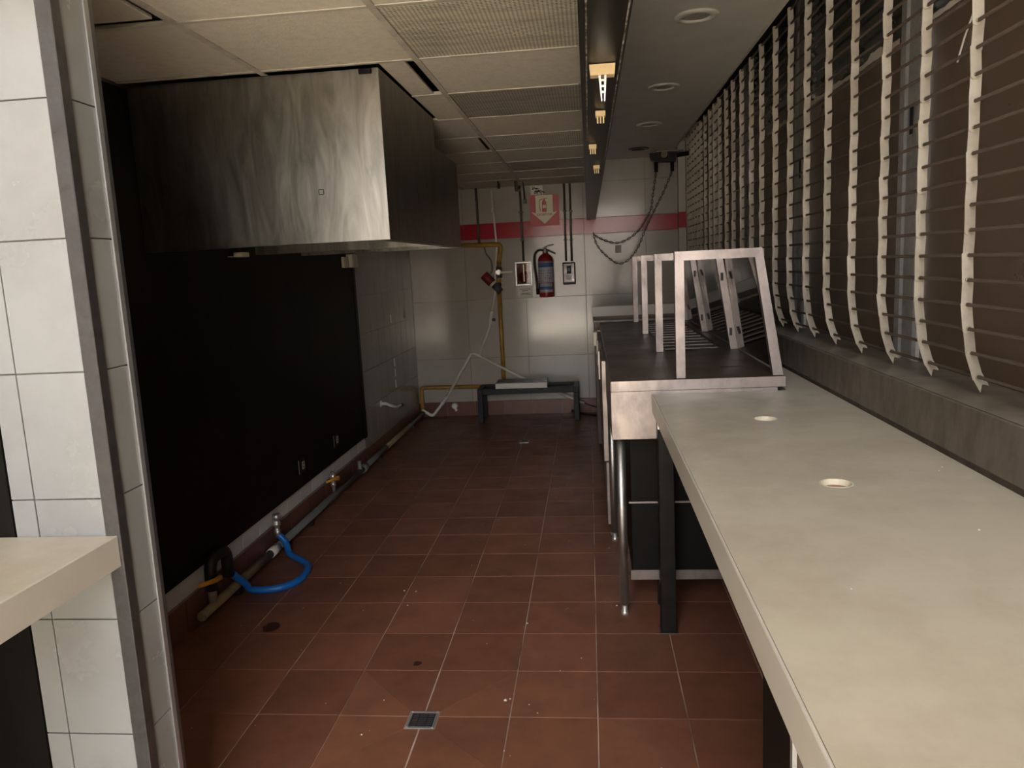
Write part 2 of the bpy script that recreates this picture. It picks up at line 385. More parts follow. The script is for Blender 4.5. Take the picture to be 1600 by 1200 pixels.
for j in range(-3, 18):
    y0, y1 = max(TY0 + j*T, 1.756), min(TY0 + (j+1)*T, YB - 0.014)
    if y1 - y0 > .02: tile_at('skirting_tile', XL + 0.009, (y0+y1)/2, 0.074, .008, y1-y0-.004, .146, 'base_tile', bl, 0.0015)

# ------------------------------------------------------------------ partition with its tiled end
wp = bx('wall_front', (-4.2, -1.1165), (YP + 0.0085, 1.730), (0, 2.8), 'wall_grout', kind='structure',
        label='white tiled partition end with steel corner angle at the left edge')
zt = [0.0, 0.145, 0.443, 0.741, 1.038, 1.335, 1.632, 1.929, 2.226, 2.5]
for z0, z1 in zip(zt, zt[1:]):
    for x0, x1 in ((-1.307, -1.110), (-1.366, -1.307)):
        tile_at('wall_tile', (x0+x1)/2, YP + 0.004, (z0+z1)/2, x1-x0-.003, .01, z1-z0-.003, 'dimmed_white_tile', wp, 0.001)
    tile_at('side_wall_tile', -1.112, 1.674, (z0+z1)/2, .01, .112, z1-z0-.003, 'dimmed_white_tile', wp, 0.001)
bx('black_board', (-4.19, -1.3675), (YP - 0.003, YP + 0.0085), (0.0, 2.5), 'black_panel', wp)
t1 = root('trim_1', (-1.108, YP, 0), 'worn dark steel corner angle up the tiled partition edge', kind='structure')
bm = new()
prism(bm, [(-1.137, YP - 0.006), (-1.104, YP - 0.006), (-1.102, YP - 0.004), (-1.102, YP + 0.026), (-1.1065, YP + 0.026), (-1.1065, YP - 0.0015), (-1.137, YP - 0.0015)], 2, 0.0, 2.5)
obj('corner_angle', bm, 'angle_iron', t1)
t2 = bx('trim_2', (-1.1065, -1.1025), (1.722, 1.738), (0, 2.5), 'edge_trim', kind='structure',
        label='thin bright metal edge strip along the far side of the partition end')
bx('dark_lip', (-1.1165, -1.1025), (1.738, 1.752), (0, 2.5), 'angle_iron', t2)

# ------------------------------------------------------------------ right wall: sill, boards, studs
wr = bx('wall_right', (0.915, 1.30), (YF, YB), (0.0, 1.115), 'sill_stone', kind='structure',
        label='stained grey sill wall running behind the long worktop')
bm = new(); box(bm, (0.905, 0.9149), (YF, YB - .09), (0.999, 1.131), 0.002)
obj('sill_face', bm, 'sill_stone', wr)
bx('sill_top', (0.921, 1.28), (YF, YB - .09), (1.1155, 1.130), 'sill_metal', wr)
ws = bx('wall_outer', (1.1402, 1.25), (YF, YB), (1.115, 2.8), 'slab', kind='structure',
        label='closed shopfront wall behind the roller grille')
studs = [2.84, 4.23, 5.56, 6.95, 1.45]
edges = sorted([YF, YB] + studs)
for k, (a, b) in enumerate(zip(edges, edges[1:])):
    bx('brown_board', (1.122, 1.1398), (a + .004, b - .004), (1.131, 2.236), 'brown_board', ws, 0.002)
    bm = new(); n = 14
    prof = []
    for q in range(n * 2 + 1):
        prof.append((1.126 + (0.010 if q % 2 else 0.0), 2.246 + (2.795 - 2.246) * q / (n * 2)))
    prof += [(1.1398, 2.795), (1.1398, 2.246)]
    prism(bm, prof, 1, a + .004, b - .004)
    obj('dark_ribbed_sheet', bm, 'dark_sheet', ws)
for s in studs[:4] + studs[4:]:
    bm = new()
    prism(bm, [(1.121, s-.098), (1.121, s+.098), (1.108, s+.098), (1.108, s+.075), (1.098, s+.07), (1.098, s+.03), (1.106, s+.02), (1.106, s-.05), (1.100, s-.055), (1.100, s-.085), (1.108, s-.098)], 2, 1.131, 2.79)
    st = obj('steel_stud', bm, 'galvanised', ws)
    bx('latch_slot', (1.1035, 1.1062), (s - .028, s - .004), (1.90, 1.99), 'dark_void', st)
# torn pale paper edge left on the boards
bm = new(); y = 2.46; pts_t, pts_b = [], []
while y < 5.05:
    gap = 2.76 < y < 3.02
    pts_t.append((y, 2.247 + random.uniform(0.0, 0.010) + (0.016 if 3.15 < y < 3.30 else 0))); pts_b.append((y, 2.236 - random.uniform(0, .004)))
    y += 0.035
for k in range(len(pts_t) - 1):
    if 2.72 < pts_t[k][0] < 2.97 or 4.12 < pts_t[k][0] < 4.33: continue
    v = [bm.verts.new((xx, p[0], p[1])) for xx in (1.1215, 1.1195) for p in (pts_b[k], pts_b[k+1], pts_t[k+1], pts_t[k])]
    for q in ((0,1,2,3),(7,6,5,4),(0,4,5,1),(1,5,6,2),(2,6,7,3),(3,7,4,0)): bm.faces.new([v[i] for i in q])
obj('torn_paper_edge', bm, 'torn_paper', ws)
tb('pale_cord', smooth([(1.117, 2.40, 2.27), (1.116, 2.43, 2.19), (1.116, 2.49, 2.12), (1.116, 2.53, 2.06)]), 0.003, 'torn_paper', ws, 6)

# ------------------------------------------------------------------ ceiling
ce = bx('ceiling', (-4.4, 1.4), (1.3, YB + 0.15), (2.80, 2.95), 'dark_void', kind='structure',
        label='stained suspended ceiling of square tiles and perforated panels')
yl = [1.752 + 0.599*k for k in range(11)]; yl[-1] = YB - 0.002
xl = [-1.805, -1.22, -0.61, -0.004]
perf = {(2, 1): 'perf_light', (2, 3): 'perf_dark', (2, 5): 'perf_light', (2, 7): 'perf_dark'}
slip = {(1, 2): 0.040, (1, 5): 0.022, (0, 0): 0.030}   # tiles slipped off their bar leave an open black slot
for i in range(3):
    for j in range(10):
        x0, x1, y0, y1 = xl[i] + .002, xl[i+1] - .002, yl[j] + .002, yl[j+1] - .002
        if i < 2 and j in (2, 3):                       # the hood rises through here
            if i == 0: continue
            x0 = -0.764
        x1 -= slip.get((i, j), 0) and slip[(i, j)] + .012
        if (i, j) == (0, 0): y1 -= 0.045
        tile_at('ceiling_tile', (x0+x1)/2, (y0+y1)/2, ZC + 0.008 + random.uniform(-.001, .001), x1-x0, y1-y0, 0.012,
                perf.get((i, j), 'ceiling_tile'), ce, 0.002,
                rot=(random.uniform(-.002,.002), random.uniform(-.002,.002), random.uniform(0, .012) if (i, j) in slip else 0))
for x in xl[1:3]:
    bx('grid_bar', (x - .012, x + .012), (yl[0], yl[-1]), (ZC - 0.004, ZC + 0.0005), 'grid_bar', ce)
for j, y in enumerate(yl[1:-1]):
    for i in range(3):
        if i < 2 and 3.0 < y < 4.72:
            if i == 0: continue
            bx('grid_bar', (-0.764, xl[i+1] - .012), (y - .010, y + .010), (ZC - 0.003, ZC + 0.0005), 'grid_bar', ce); continue
        bx('grid_bar', (xl[i] + .012, xl[i+1] - .012), (y - .010, y + .010), (ZC - 0.003, ZC + 0.0005), 'grid_bar', ce)
bx('ceiling_border', (-4.2, -0.004), (1.2, 1.745), (ZC, ZC + 0.02), 'plaster', ce)
bx('ceiling_drop', (-4.2, -0.004), (1.2, 1.22), (ZC + .0205, 2.8), 'plaster', ce)
bx('soffit', (0.0865, 0.815), (1.2, YB - 0.001), (ZS, ZS + 0.03), 'soffit', ce)
bx('soffit_edge', (0.803, 0.8155), (1.2, YB - 0.09), (ZS - 0.003, ZS), 'grid_bar', ce)

# black bulkhead with the old lamp clips
tr3 = root('trim_3', (0.04, 4.0, 1.935), 'long black ceiling beam running back between ceiling tiles and soffit', kind='structure')
bx('beam_body', (-0.0035, 0.0862), (0.9, YB - 0.0005), (1.938, 2.80), 'beam_black', tr3, 0.0)
for x in (0.010, 0.0805):
    bx('beam_seam', (x - .0015, x + .0015), (0.9, YB - 0.02), (1.9365, 1.938), 'beam_seam', tr3)

# ------------------------------------------------------------------ entrance wall and outdoors (behind the camera)
HT = 5.8                                       # unseen hall, height and opening made up to admit enough daylight
wf = root('wall_entrance', (0, YF, 0), 'unseen entrance wall, its tall doorway sized to let in daylight', kind='structure')
for x, z in (((-4.3, -2.00), (0, HT)), ((1.15, 1.3), (0, HT)), ((-2.00, 1.15), (5.6, HT))):
    bx('wall_panel', x, (YF - 0.10, YF), z, 'hall_wall', wf)
bx('wall_hall', (-4.4, -4.2), (YF - .1, 1.7), (0, HT), 'hall_dark', kind='structure', label='unseen side wall of the front hall, darkened for the hood reflections')
bx('wall_upper_right', (1.2502, 1.35), (YF, 1.2), (0, HT), 'hall_wall', kind='structure', label='unseen right wall of the front hall, made tall for daylight')
bx('wall_upper', (-4.3, 1.35), (1.2, 1.3), (2.8001, HT), 'hall_wall', kind='structure', label='unseen wall above the kitchen opening, filling the raised hall height')
bx('ceiling_hall', (-4.4, 1.4), (YF - .15, 1.35), (HT, HT + .12), 'plaster', kind='structure', label='unseen plain ceiling, set high over the front hall for daylight')
bx('street_ground', (-20, 20), (-20, YF - 0.2), (-0.15, -0.02), 'pavement', kind='structure', label='sunlit pavement outside the entrance')
bx('street_facade', (-16, 16), (-13.2, -13), (-0.02, 3.4), 'facade', kind='structure', label='unseen rendered wall across the street, added to tint the reflections')  # added to bring a warm tint into the back wall reflections

# ================================================================== THINGS
# ------------------------------------------------------------------ exhaust hoods
def hood(label, x1, y0, y1, z0, z1, first):
    h = root('exhaust_hood', ((XL + x1)/2, (y0+y1)/2, z0), label, 'hood', 'steel exhaust hoods on the left wall')
    x0, t = XL + 0.0225, 0.004
    bm = new(); box(bm, (x0, x1), (y0, y0 + t), (z0, z1), 0.0012); obj('front_panel', bm, 'hood_steel', h)
    bm = new(); box(bm, (x1 - t, x1), (y0 + t + .0005, y1), (z0, z1), 0.0012); obj('side_panel', bm, 'hood_steel', h)
    bx('rear_panel', (x0, x1 - t - .0005), (y1 - t, y1), (z0, z1), 'hood_steel', h)
    bx('top_panel', (x0, x1 - t - .0005), (y0 + t + .0005, y1 - t - .0005), (z1 - t, z1), 'hood_steel', h)
    bx('gutter', (x1 - 0.05, x1 - t - .0005), (y0 + t + .001, y1 - t - .001), (z0 + .001, z0 + 0.016), 'hood_steel', h)
    bx('gutter', (x0, x1 - 0.052), (y0 + t + .001, y0 + .05), (z0 + .001, z0 + 0.016), 'hood_steel', h)
    n = 5
    for k in range(n):
        a = y0 + .06 + (y1 - y0 - .12) * k / n
        bx('grease_filter', (x0 + .05, x1 - .07), (a, a + (y1-y0-.12)/n - .01), (z0 + 0.06, z0 + 0.09), 'stainless', h, 0.004)
    return h
h1 = hood('large brushed steel exhaust hood nearest the viewer', -0.770, 3.000, 4.050, 1.650, 2.295, True)
bx('top_bracket', (-0.845, -0.795), (2.985, 2.9995), (2.272, 2.292), 'black_steel', h1, 0.003)
# small frame of old tape left on the front panel
pc = PT(502, 300, 1, 2.9985)
bm = new()
for (dx, dz, w, hh) in ((0, .009, .020, .003), (0, -.009, .020, .003), (-.0095, 0, .003, .016), (.0095, 0, .003, .016)):
    box(bm, (pc.x+dx-w/2, pc.x+dx+w/2), (2.9985, 2.9996), (pc.z+dz-hh/2, pc.z+dz+hh/2))
obj('tape_frame', bm, 'ink', h1)
h2 = hood('smaller lower steel exhaust hood behind the large one', -0.772, 4.054, 4.720, 1.650, 2.150, False)
# fittings on the wall below the hoods
for (p, q, lab) in (((358, 391), (380, 402), 'small pale junction box under the large hood'), ((535, 395), (553, 418), 'larger pale junction box at the far edge of the black board')):
    a, b = PT(*p, 0, -1.775), PT(*q, 0, -1.775)
    jb = root('junction_box', (-1.78, (a.y+b.y)/2, b.z), lab, 'junction box', 'junction boxes under the hoods')
    ym = a.y + (b.y - a.y) * .45
    bx('box_body', (-1.7885, -1.74), (ym, b.y), (b.z, a.z - .01), 'cream_plastic', jb, 0.003)
    bx('side_flap', (-1.7885, -1.765), (a.y, ym - .012), (b.z, a.z - .03), 'cream_plastic', jb, 0.002)
    tb('cable_stub', [(-1.765, ym + .02, a.z - .012), (-1.765, ym + .02, a.z + .04)], 0.012, 'dark_rubber', jb)
# ------------------------------------------------------------------ black board on the left wall
bp_ = root('wall_board', (-1.80, 3.7, 0.245), 'big black painted board covering the left wall under the hoods', 'board')
bx('board_sheet', (-1.8085, -1.7895), (1.76, 5.740), (0.248, 2.285), 'black_panel', bp_, 0.001)
bx('board_edge', (-1.8085, -1.786), (5.7405, 5.800), (0.240, 2.0), 'black_panel', bp_, 0.001)
for n_, (py, pz) in enumerate(((4.405, 0.378), (5.055, 0.388))):
    o = root('power_outlet', (-1.789, py, pz - .05), ('cream power outlet low on the black board, the one nearer the viewer', 'cream power outlet low on the black board, the one farther back')[n_], 'outlet', 'outlets on the black board')
    bx('outlet_plate', (-1.7894, -1.784), (py - .055, py + .055), (pz - .042, pz + .042), 'black_steel', o, 0.002)
    bm = new()
    box(bm, (-1.7839, -1.7815), (py + .002, py + .040), (pz - .024, pz + .024), 0.001)
    sk = obj('socket', bm, 'outlet_cream', o)
    for dz in (-.011, .011): bx('slot', (-1.7814, -1.781), (py + .014, py + .028), (pz + dz - .005, pz + dz + .005), 'ink', sk)
    bx('metal_edge', (-1.7839, -1.7825), (py - .055, py - .047), (pz - .042, pz + .042), 'chrome', o)

# ------------------------------------------------------------------ gas pipe along the left wall
gp = root('gas_pipe', (-1.765, 5.0, 0.03), 'grey and yellow gas pipe lying along the foot of the left wall', 'pipe')
X_ = -1.762
def seg(name, y0, y1, m, r=.022): tb(name, [(X_, y0, .05), (X_, y1, .05)], r, m, gp, 12)
seg('pipe_run', 3.05, 3.83, 'worn_yellow_pipe'); seg('pipe_coupling', 3.80, 3.90, 'pvc_white', .026)
seg('pipe_run', 3.90, 5.54, 'grey_pipe'); seg('pipe_coupling', 5.52, 5.60, 'grey_pipe', .033)
seg('pipe_run', 5.60, 6.22, 'grey_pipe'); seg('pipe_run', 6.22, 7.66, 'worn_yellow_pipe')
tb('pipe_stub', [(X_, 5.46, .05), (X_, 5.46, .13)], .016, 'grey_pipe', gp)
for y in (3.4, 4.4, 6.0, 7.2): bx('pipe_support', (X_ - .02, X_ + .02), (y - .015, y + .015), (0.0, .028), 'dark_rubber', gp)
# gas taps standing off the pipe
def tap(y, label, lever=True):
    t = root('gas_tap', (-1.765, y, .06), label, 'valve', 'gas taps on the left wall pipe')
    bm = new(); lathe(bm, [(.010, .072), (.012, .10), (.012, .11), (.018, .112), (.018, .14), (.013, .142), (.013, .16), (.020, .162), (.020, .195), (.015, .197), (.015, .215)], (-1.762, y, 0), 2, 12)
    obj('tap_body', bm, 'chrome', t)
    if lever:
        bm = new(); tube(bm, [(-1.735, y, .168), (-1.730, y - .03, .172), (-1.725, y - .22, .205)], .009, 8, rs=[.013, .012, .007]); obj('lever', bm, 'orange_lever', t)
        bm = new(); lathe(bm, [(.015, 0), (.015, .022)], (-1.742, y, .168), 0, 10); obj('lever_hub', bm, 'orange_lever', t)
    return t
tap(4.865, 'brass gas tap with a yellow lever on the floor pipe')
# hose tap and blue hose
ht = root('hose_tap', (-1.762, 3.925, .06), 'chrome hose tap feeding the blue hose by the left wall', 'valve')
bm = new(); lathe(bm, [(.013, .10), (.013, .115), (.018, .118), (.018, .14), (.014, .142), (.014, .165), (.021, .168), (.021, .185), (.016, .187), (.016, .20), (.022, .202), (.022, .232)], (-1.765, 3.925, 0), 2, 14)
obj('tap_body', bm, 'chrome', ht)
hs = [(-1.765, 3.925, .110), (-1.748, 3.928, .098), (-1.718, 3.920, .060), (-1.685, 3.875, .021), (-1.60, 3.80, .018), (-1.525, 3.72, .018), (-1.495, 3.61, .018),
      (-1.505, 3.50, .018), (-1.56, 3.43, .018), (-1.65, 3.405, .018), (-1.712, 3.42, .020), (-1.715, 3.39, .06), (-1.745, 3.335, .13)]
hz = root('rubber_hose', (-1.62, 3.6, 0), 'bright blue rubber hose curling on the floor tiles', 'hose')
sm = smooth(hs, 6)
tb('hose_body', sm, .0175, 'blue_hose', hz, 14)
# dark elbow and orange lever in the shadow
ev = root('shadowed_valve', (-1.75, 3.2, .06), 'blackened elbow valve with an orange lever in the dark corner', 'valve')
tb('elbow', rounded([(-1.757, 3.32, .13), (-1.757, 3.32, .27), (-1.757, 3.16, .27), (-1.757, 3.16, .13)], .06, 6), .028, 'dark_rubber', ev, 12)
tb('valve_neck', [(-1.757, 3.155, .075), (-1.757, 3.155, .20)], .020, 'chrome', ev)
bm = new(); tube(bm, [(-1.72, 3.17, .185), (-1.715, 3.12, .192), (-1.715, 2.98, .225)], .009, 8, rs=[.013, .012, .008]); obj('lever', bm, 'orange_lever', ev)

# ------------------------------------------------------------------ bits on the tiled part of the left wall
for k, (y0, z0) in enumerate(((6.845, 1.102), (6.864, .698), (6.868, .601), (6.862, .50))):
    st = bx('tape_strip', (XL + .0005, XL + .004), (y0 - .018, y0 + .018), (z0 - .036, z0 + .036), 'tape_white', None, .0,
            label=('white plastic stub alone high on the left wall tiles', 'topmost of three white tape strips on the left wall', 'middle of three white tape strips on the left wall', 'lowest of three white tape strips on the left wall')[k],
            cat='tape', group='white strips on the left wall')
bx('wall_patch', (XL + .0005, XL + .003), (7.35, 7.42), (1.07, 1.16), 'grid_bar', label='small grey square patch near the back corner of the left wall', cat='patch')
wt = root('wall_tap', (XL, 6.3, .38), 'white pipe stub with a bent spout low on the left wall', 'tap')
bm = new(); lathe(bm, [(.03, 0.0005), (.03, .008), (.014, .01), (.014, .05)], (XL, 6.318, .411), 0, 12); obj('flange', bm, 'pvc_white', wt)
tb('spout', smooth([(XL + .05, 6.318, .411), (XL + .09, 6.36, .38), (XL + .10, 6.46, .352), (XL + .10, 6.60, .345)]), .013, 'pvc_white', wt)
tb('spout_end', [(XL + .10, 6.60, .345), (XL + .10, 6.68, .335)], .014, 'dark_rubber', wt)

# ------------------------------------------------------------------ back wall pipes
YW = YB - 0.03
def W_(px, py, off=0.03): return PT(px, py, 1, YB - off)
yp = root('yellow_gas_pipe', (-0.9, YW, 0.3), 'yellow gas riser on the back wall with bends', 'pipe')
a, b, c = W_(716, 383.5), W_(783, 383), W_(787, 592)
tb('upper_run', rounded([(-1.60, YW, a.z), (b.x, YW, a.z - .012), (c.x + .01, YW, 1.55)], .05, 6), .0235, 'yellow_pipe', yp, 12)
tb('riser', [(c.x + .01, YW, 1.55), (c.x, YW, 1.27)], .022, 'yellow_pipe', yp, 12)
tb('riser', [(c.x, YW, 1.275), (c.x, YW, 0.305)], .022, 'yellow_pipe', yp, 12)
tb('lower_run', rounded([(c.x, YW, .305), (-1.775, YW, .315), (-1.775, YW, .09), (-1.762, YW - .05, .05)], .045, 6), .0215, 'yellow_pipe', yp, 12)
tb('corner_bend', [(-1.762, YW - .05, .05), (-1.762, 7.66, .05)], .028, 'dark_rubber', yp, 10)
for z in (1.50, 1.43): tb('pipe_union', [(c.x + .008, YW, z - .02), (c.x + .008, YW, z + .02)], .030, 'valve_grey', yp, 8)
vl = sub('shutoff_valve', (c.x, YW, 1.45), yp)
bm = new(); lathe(bm, [(.026, -.03), (.026, .0)], (c.x + .008, YW - .026, 1.467), 1, 12); obj('valve_stem', bm, 'chrome', vl)
bm = new(); box(bm, (c.x + .02, c.x + .15), (YW - .062, YW - .056), (1.455, 1.475), .002); obj('lever', bm, 'cream_plastic', vl)
sv = sub('solenoid_valve', (c.x - .08, YW, 1.25), yp)
p0, p1, p2 = Vector((c.x + .02, YW - .022, 1.27)), Vector((-0.955, YW - .026, 1.345)), Vector((-1.010, YW - .028, 1.405))
tb('valve_body', [p0, p1], .036, 'valve_grey', sv, 10); tb('valve_collar', [p1, p1 + (p2-p1)*.35], .030, 'cream_plastic', sv, 10)
bm = new(); tube(bm, [p1 + (p2-p1)*.3, p2 + (p2-p1)*.75], .046, 4); obj('red_cap', bm, 'valve_red', sv)
tb('upper_branch', [(c.x + .01, YW, 1.355), p1 + Vector((.02, 0, -.03))], .026, 'valve_grey', sv, 10)
tb('armoured_cable', smooth([(-1.035, YW, 1.735), (-1.02, YW, 1.66), (-.975, YW, 1.59), (-.965, YW, 1.50), (-.985, YW, 1.455)]), .008, 'conduit', sv, 8)
cd = tb('wall_conduit', [W_(743, 290), W_(749, 384)], .013, 'conduit', label='grey conduit above the yellow pipe, left of the white one', cat='conduit', group='conduits on the back wall')
wc = root('white_conduit', (-.92, YW, 1.3), 'thin white pipe running down the back wall behind the valve', 'pipe')
q = [W_(768, 296, .012), W_(771, 330, .012), W_(776, 384, .012), W_(774, 425, .012), W_(773, 460, .012), W_(768, 487, .02)]
tb('pipe_run', q, .0105, 'pvc_white', wc, 8); tb('pipe_coupling', [W_(770, 325, .012), W_(770.6, 333, .012)], .015, 'pvc_white', wc, 8)
pv = root('white_drain_pipe', (-1.2, YW, 0.05), 'white plastic pipe zigzagging down the back wall to the floor', 'pipe')
off = .045
tb('upper_pipe', [W_(768, 487, off), W_(766, 508, off), W_(749, 554, off)], .014, 'pvc_white', pv, 10)
bm = new(); tube(bm, [W_(768, 486, off), W_(766, 509, off)], .020, 10); vv = obj('small_valve', bm, 'pvc_white', pv)
tb('valve_knob', [W_(768, 499, off), W_(774, 500, off)], .016, 'valve_grey', vv)
tb('branch_pipe', [W_(753, 558, off), W_(741, 552.5, off), W_(736, 552.5, off), W_(700, 618, off)], .015, 'pvc_white', pv, 10)
e1, e2 = W_(700, 618, off), PT(676, 650, 2, .02); e2.y = min(e2.y, YB - .07)
tb('lower_pipe', rounded([e1, W_(688, 635, .06), (-1.66, YB - .09, .022), (-1.735, YB - .075, .065), (-1.772, YB - .06, .08)], .03, 4), .016, 'pvc_white', pv, 10)
for t in (.35, .8): tb('pipe_coupling', [e1.lerp(W_(688, 635, .06), t - .25), e1.lerp(W_(688, 635, .06), t)], .020, 'pvc_white', pv, 10)
tb('right_branch', [W_(749, 556, off), W_(815, 590, off), W_(880, 616, off), W_(913, 630, off)], .013, 'pvc_white', pv, 10)
ft = root('floor_fitting', (-1.42, YB - .05, 0), 'crumpled white pipe end sticking out at the skirting', 'fitting')
bm = new(); g = PT(711, 634, 1, YB - .04); lathe(bm, [(.018, 0), (.030, -.01), (.036, -.03), (.028, -.06), (.02, -.062)], (g.x, YB - .014, g.z), 1, 10); obj('pipe_end', bm, 'pvc_white', ft)
tb('stub', [(g.x, YB - .06, g.z), (g.x + .02, YB - .07, g.z - .05)], .015, 'pvc_white', ft)
bw = root('floor_cable', (0.0, YB - .1, 0), 'black cable coiled on the floor beside the bench', 'cable')
tb('cable_run', smooth([W_(913, 630, .05), W_(925, 634, .06), W_(938, 637, .05), (.25, YB - .06, .05)]), .006, 'dark_rubber', bw, 6)
tb('cable_loop', smooth([(-.22, YB - .06, .03), (-.12, YB - .12, .012), (.0, YB - .22, .012), (.2, YB - .30, .012), (.35, YB - .2, .012)]), .011, 'dark_rubber', bw, 8)

# ------------------------------------------------------------------ fire point on the back wall
def conduit(p, q, lab, r=.011):
    t = root('metal_conduit', W_(*q), lab, 'conduit', 'conduits on the back wall')
    tb('conduit_tube', [W_(*p, .02), W_(*q, .02)], r, 'conduit', t, 8)
    for f in (.35, .72):
        m = W_(*p, .02).lerp(W_(*q, .02), f); bx('strap', (m.x - .022, m.x + .022), (YB - .033, YB - .0005), (m.z - .006, m.z + .006), 'conduit', t, .002)
conduit((811.5, 290), (818, 408), 'grey conduit dropping to the alarm box')
conduit((881, 287), (884.5, 408), 'left of the two conduits dropping to the black switch')
conduit((890, 287), (893.5, 408), 'right of the two conduits dropping to the black switch')
dz = root('droop_conduit', (-.62, YB - .3, 2.2), 'short conduit elbow with a hanging cable at the ceiling edge', 'conduit')
tb('conduit_elbow', rounded([(-.64, YB - .55, 2.292), (-.64, YB - .55, 2.21), (-.652, YB - .05, 2.26)], .05, 5), .014, 'conduit', dz, 8)
tb('hanging_cable', smooth([(-.585, YB - .45, 2.292), (-.58, YB - .40, 2.22), (-.585, YB - .3, 2.15)]), .007, 'dark_rubber', dz, 6)
bx('cable_plug', (-.60, -.568), (YB - .315, YB - .285), (2.11, 2.15), 'valve_grey', dz, .004)
hc = tb('hanging_cord', smooth([PT(781, 256, 1, 7.2), PT(777, 268, 1, 7.2), PT(777.5, 280, 1, 7.2), PT(779.5, 295, 1, 7.2)]), .007, 'dark_rubber',
        label='loose black cord hanging from the ceiling grid', cat='cable')
tb('cord_end', [PT(779.2, 286, 1, 7.2), PT(779.3, 295, 1, 7.2)], .012, 'dark_rubber', hc, 8)

sg = root('fire_sign', (-.415, YB, 1.90), 'red and cream fire extinguisher sign with a down arrow', 'sign')
x0, x1, z0, z1 = -.562, -.270, 1.902, 2.203
bx('sign_board', (x0, x1), (YB - .006, YB - .0005), (z0, z1), 'sign_red', sg)
xc = (x0 + x1)/2
bm = new(); prism(bm, [(xc - .085, z1 - .003), (xc + .085, z1 - .003), (xc + .085, z0 + .128), (xc + .130, z0 + .138), (xc, z0 + .018), (xc - .130, z0 + .138), (xc - .085, z0 + .128)], 1, YB - .0072, YB - .0062)
obj('arrow', bm, 'sign_cream', sg)
bm = new()
prism(bm, [(xc - .022, z0 + .135), (xc + .022, z0 + .135), (xc + .022, z0 + .225), (xc + .014, z0 + .245), (xc - .014, z0 + .245), (xc - .022, z0 + .225)], 1, YB - .0084, YB - .0074)
box(bm, (xc - .010, xc + .010), (YB - .0084, YB - .0074), (z0 + .2455, z0 + .262)); box(bm, (xc - .004, xc + .036), (YB - .0084, YB - .0074), (z0 + .264, z0 + .270))
ic = obj('extinguisher_icon', bm, 'sign_red', sg)
tb('icon_hose', smooth([(xc - .012, YB - .0078, z0 + .262), (xc - .045, YB - .0078, z0 + .245), (xc - .046, YB - .0078, z0 + .19), (xc - .040, YB - .0078, z0 + .14)]), .0032, 'sign_red', sg, 6)
bx('icon_label', (xc - .017, xc + .017), (YB - .0092, YB - .0086), (z0 + .172, z0 + .203), 'sign_cream', ic)
tm = text_mesh('EXTINTOR', .031, .0008); tm.materials.append(MATS['sign_red'])
place('lettering', tm, (xc, YB - .0080, z0 + .100), sg, rot=(math.radians(90), 0, 0))

pg = root('small_poster', (-.485, YB, 2.20), 'small white notice with black strokes above the red sign', 'notice')
bx('poster_sheet', (-.545, -.425), (YB - .003, YB - .0005), (2.209, 2.297), 'paper', pg)
bm = new()
for k in range(9):
    ax, az = random.uniform(-.53, -.45), random.uniform(2.22, 2.27)
    tube(bm, [(ax, YB - .0045, az), (ax + random.uniform(-.03, .04), YB - .0045, az + random.uniform(-.01, .025)), (ax + random.uniform(-.01, .05), YB - .0045, az + random.uniform(-.03, .02))], .0038, 6)
obj('black_strokes', bm, 'ink', pg)

al = root('alarm_box', (-.648, YB, 1.31), 'framed glazed fire alarm box with a red bell on the back wall', 'alarm')
x0, x1, z0, z1 = -.732, -.562, 1.322, 1.560
bx('back_plate', (x0, x1), (YB - .012, YB - .0005), (z0, z1), 'valve_red', al)
for n_, xx, zz in (('frame_side', (x0, x0 + .016), (z0, z1)), ('frame_side', (x1 - .016, x1), (z0, z1)), ('frame_rail', (x0 + .0165, x1 - .0165), (z0, z0 + .016)), ('frame_rail', (x0 + .0165, x1 - .0165), (z1 - .016, z1))):
    bx(n_, xx, (YB - .055, YB - .0125), zz, 'edge_trim', al, .002)
bx('red_panel', (x0 + .02, x1 - .02), (YB - .020, YB - .0125), (z1 - .085, z1 - .02), 'red_paint', al)
bm = new(); lathe(bm, [(.058, 0), (.056, -.012), (.035, -.022), (.01, -.026)], (-.647, YB - .0125, 1.405), 1, 20); obj('bell', bm, 'red_paint', al)
bx('glass_glint', (-.652, -.642), (YB - .046, YB - .040), (1.36, 1.53), 'chrome', al)  # chrome bar stands in for the highlight reflected in the glass
bx('glass', (x0 + .017, x1 - .017), (YB - .051, YB - .049), (z0 + .017, z1 - .017), 'box_glass', al)
nt_ = root('wall_notice', (-.645, YB, 1.197), 'white card with two printed lines under the alarm box', 'notice')
bx('card', (-.722, -.568), (YB - .004, YB - .0005), (1.198, 1.315), 'paper', nt_)
bm = new()
for zz, w in ((1.283, .10), (1.268, .06), (1.240, .08), (1.227, .09)):
    xx = -.645 - w/2
    while xx < -.645 + w/2:
        l = random.uniform(.006, .016); box(bm, (xx, xx + l), (YB - .0046, YB - .0041), (zz, zz + .006)); xx += l + .004
obj('printed_lines', bm, 'ink', nt_)

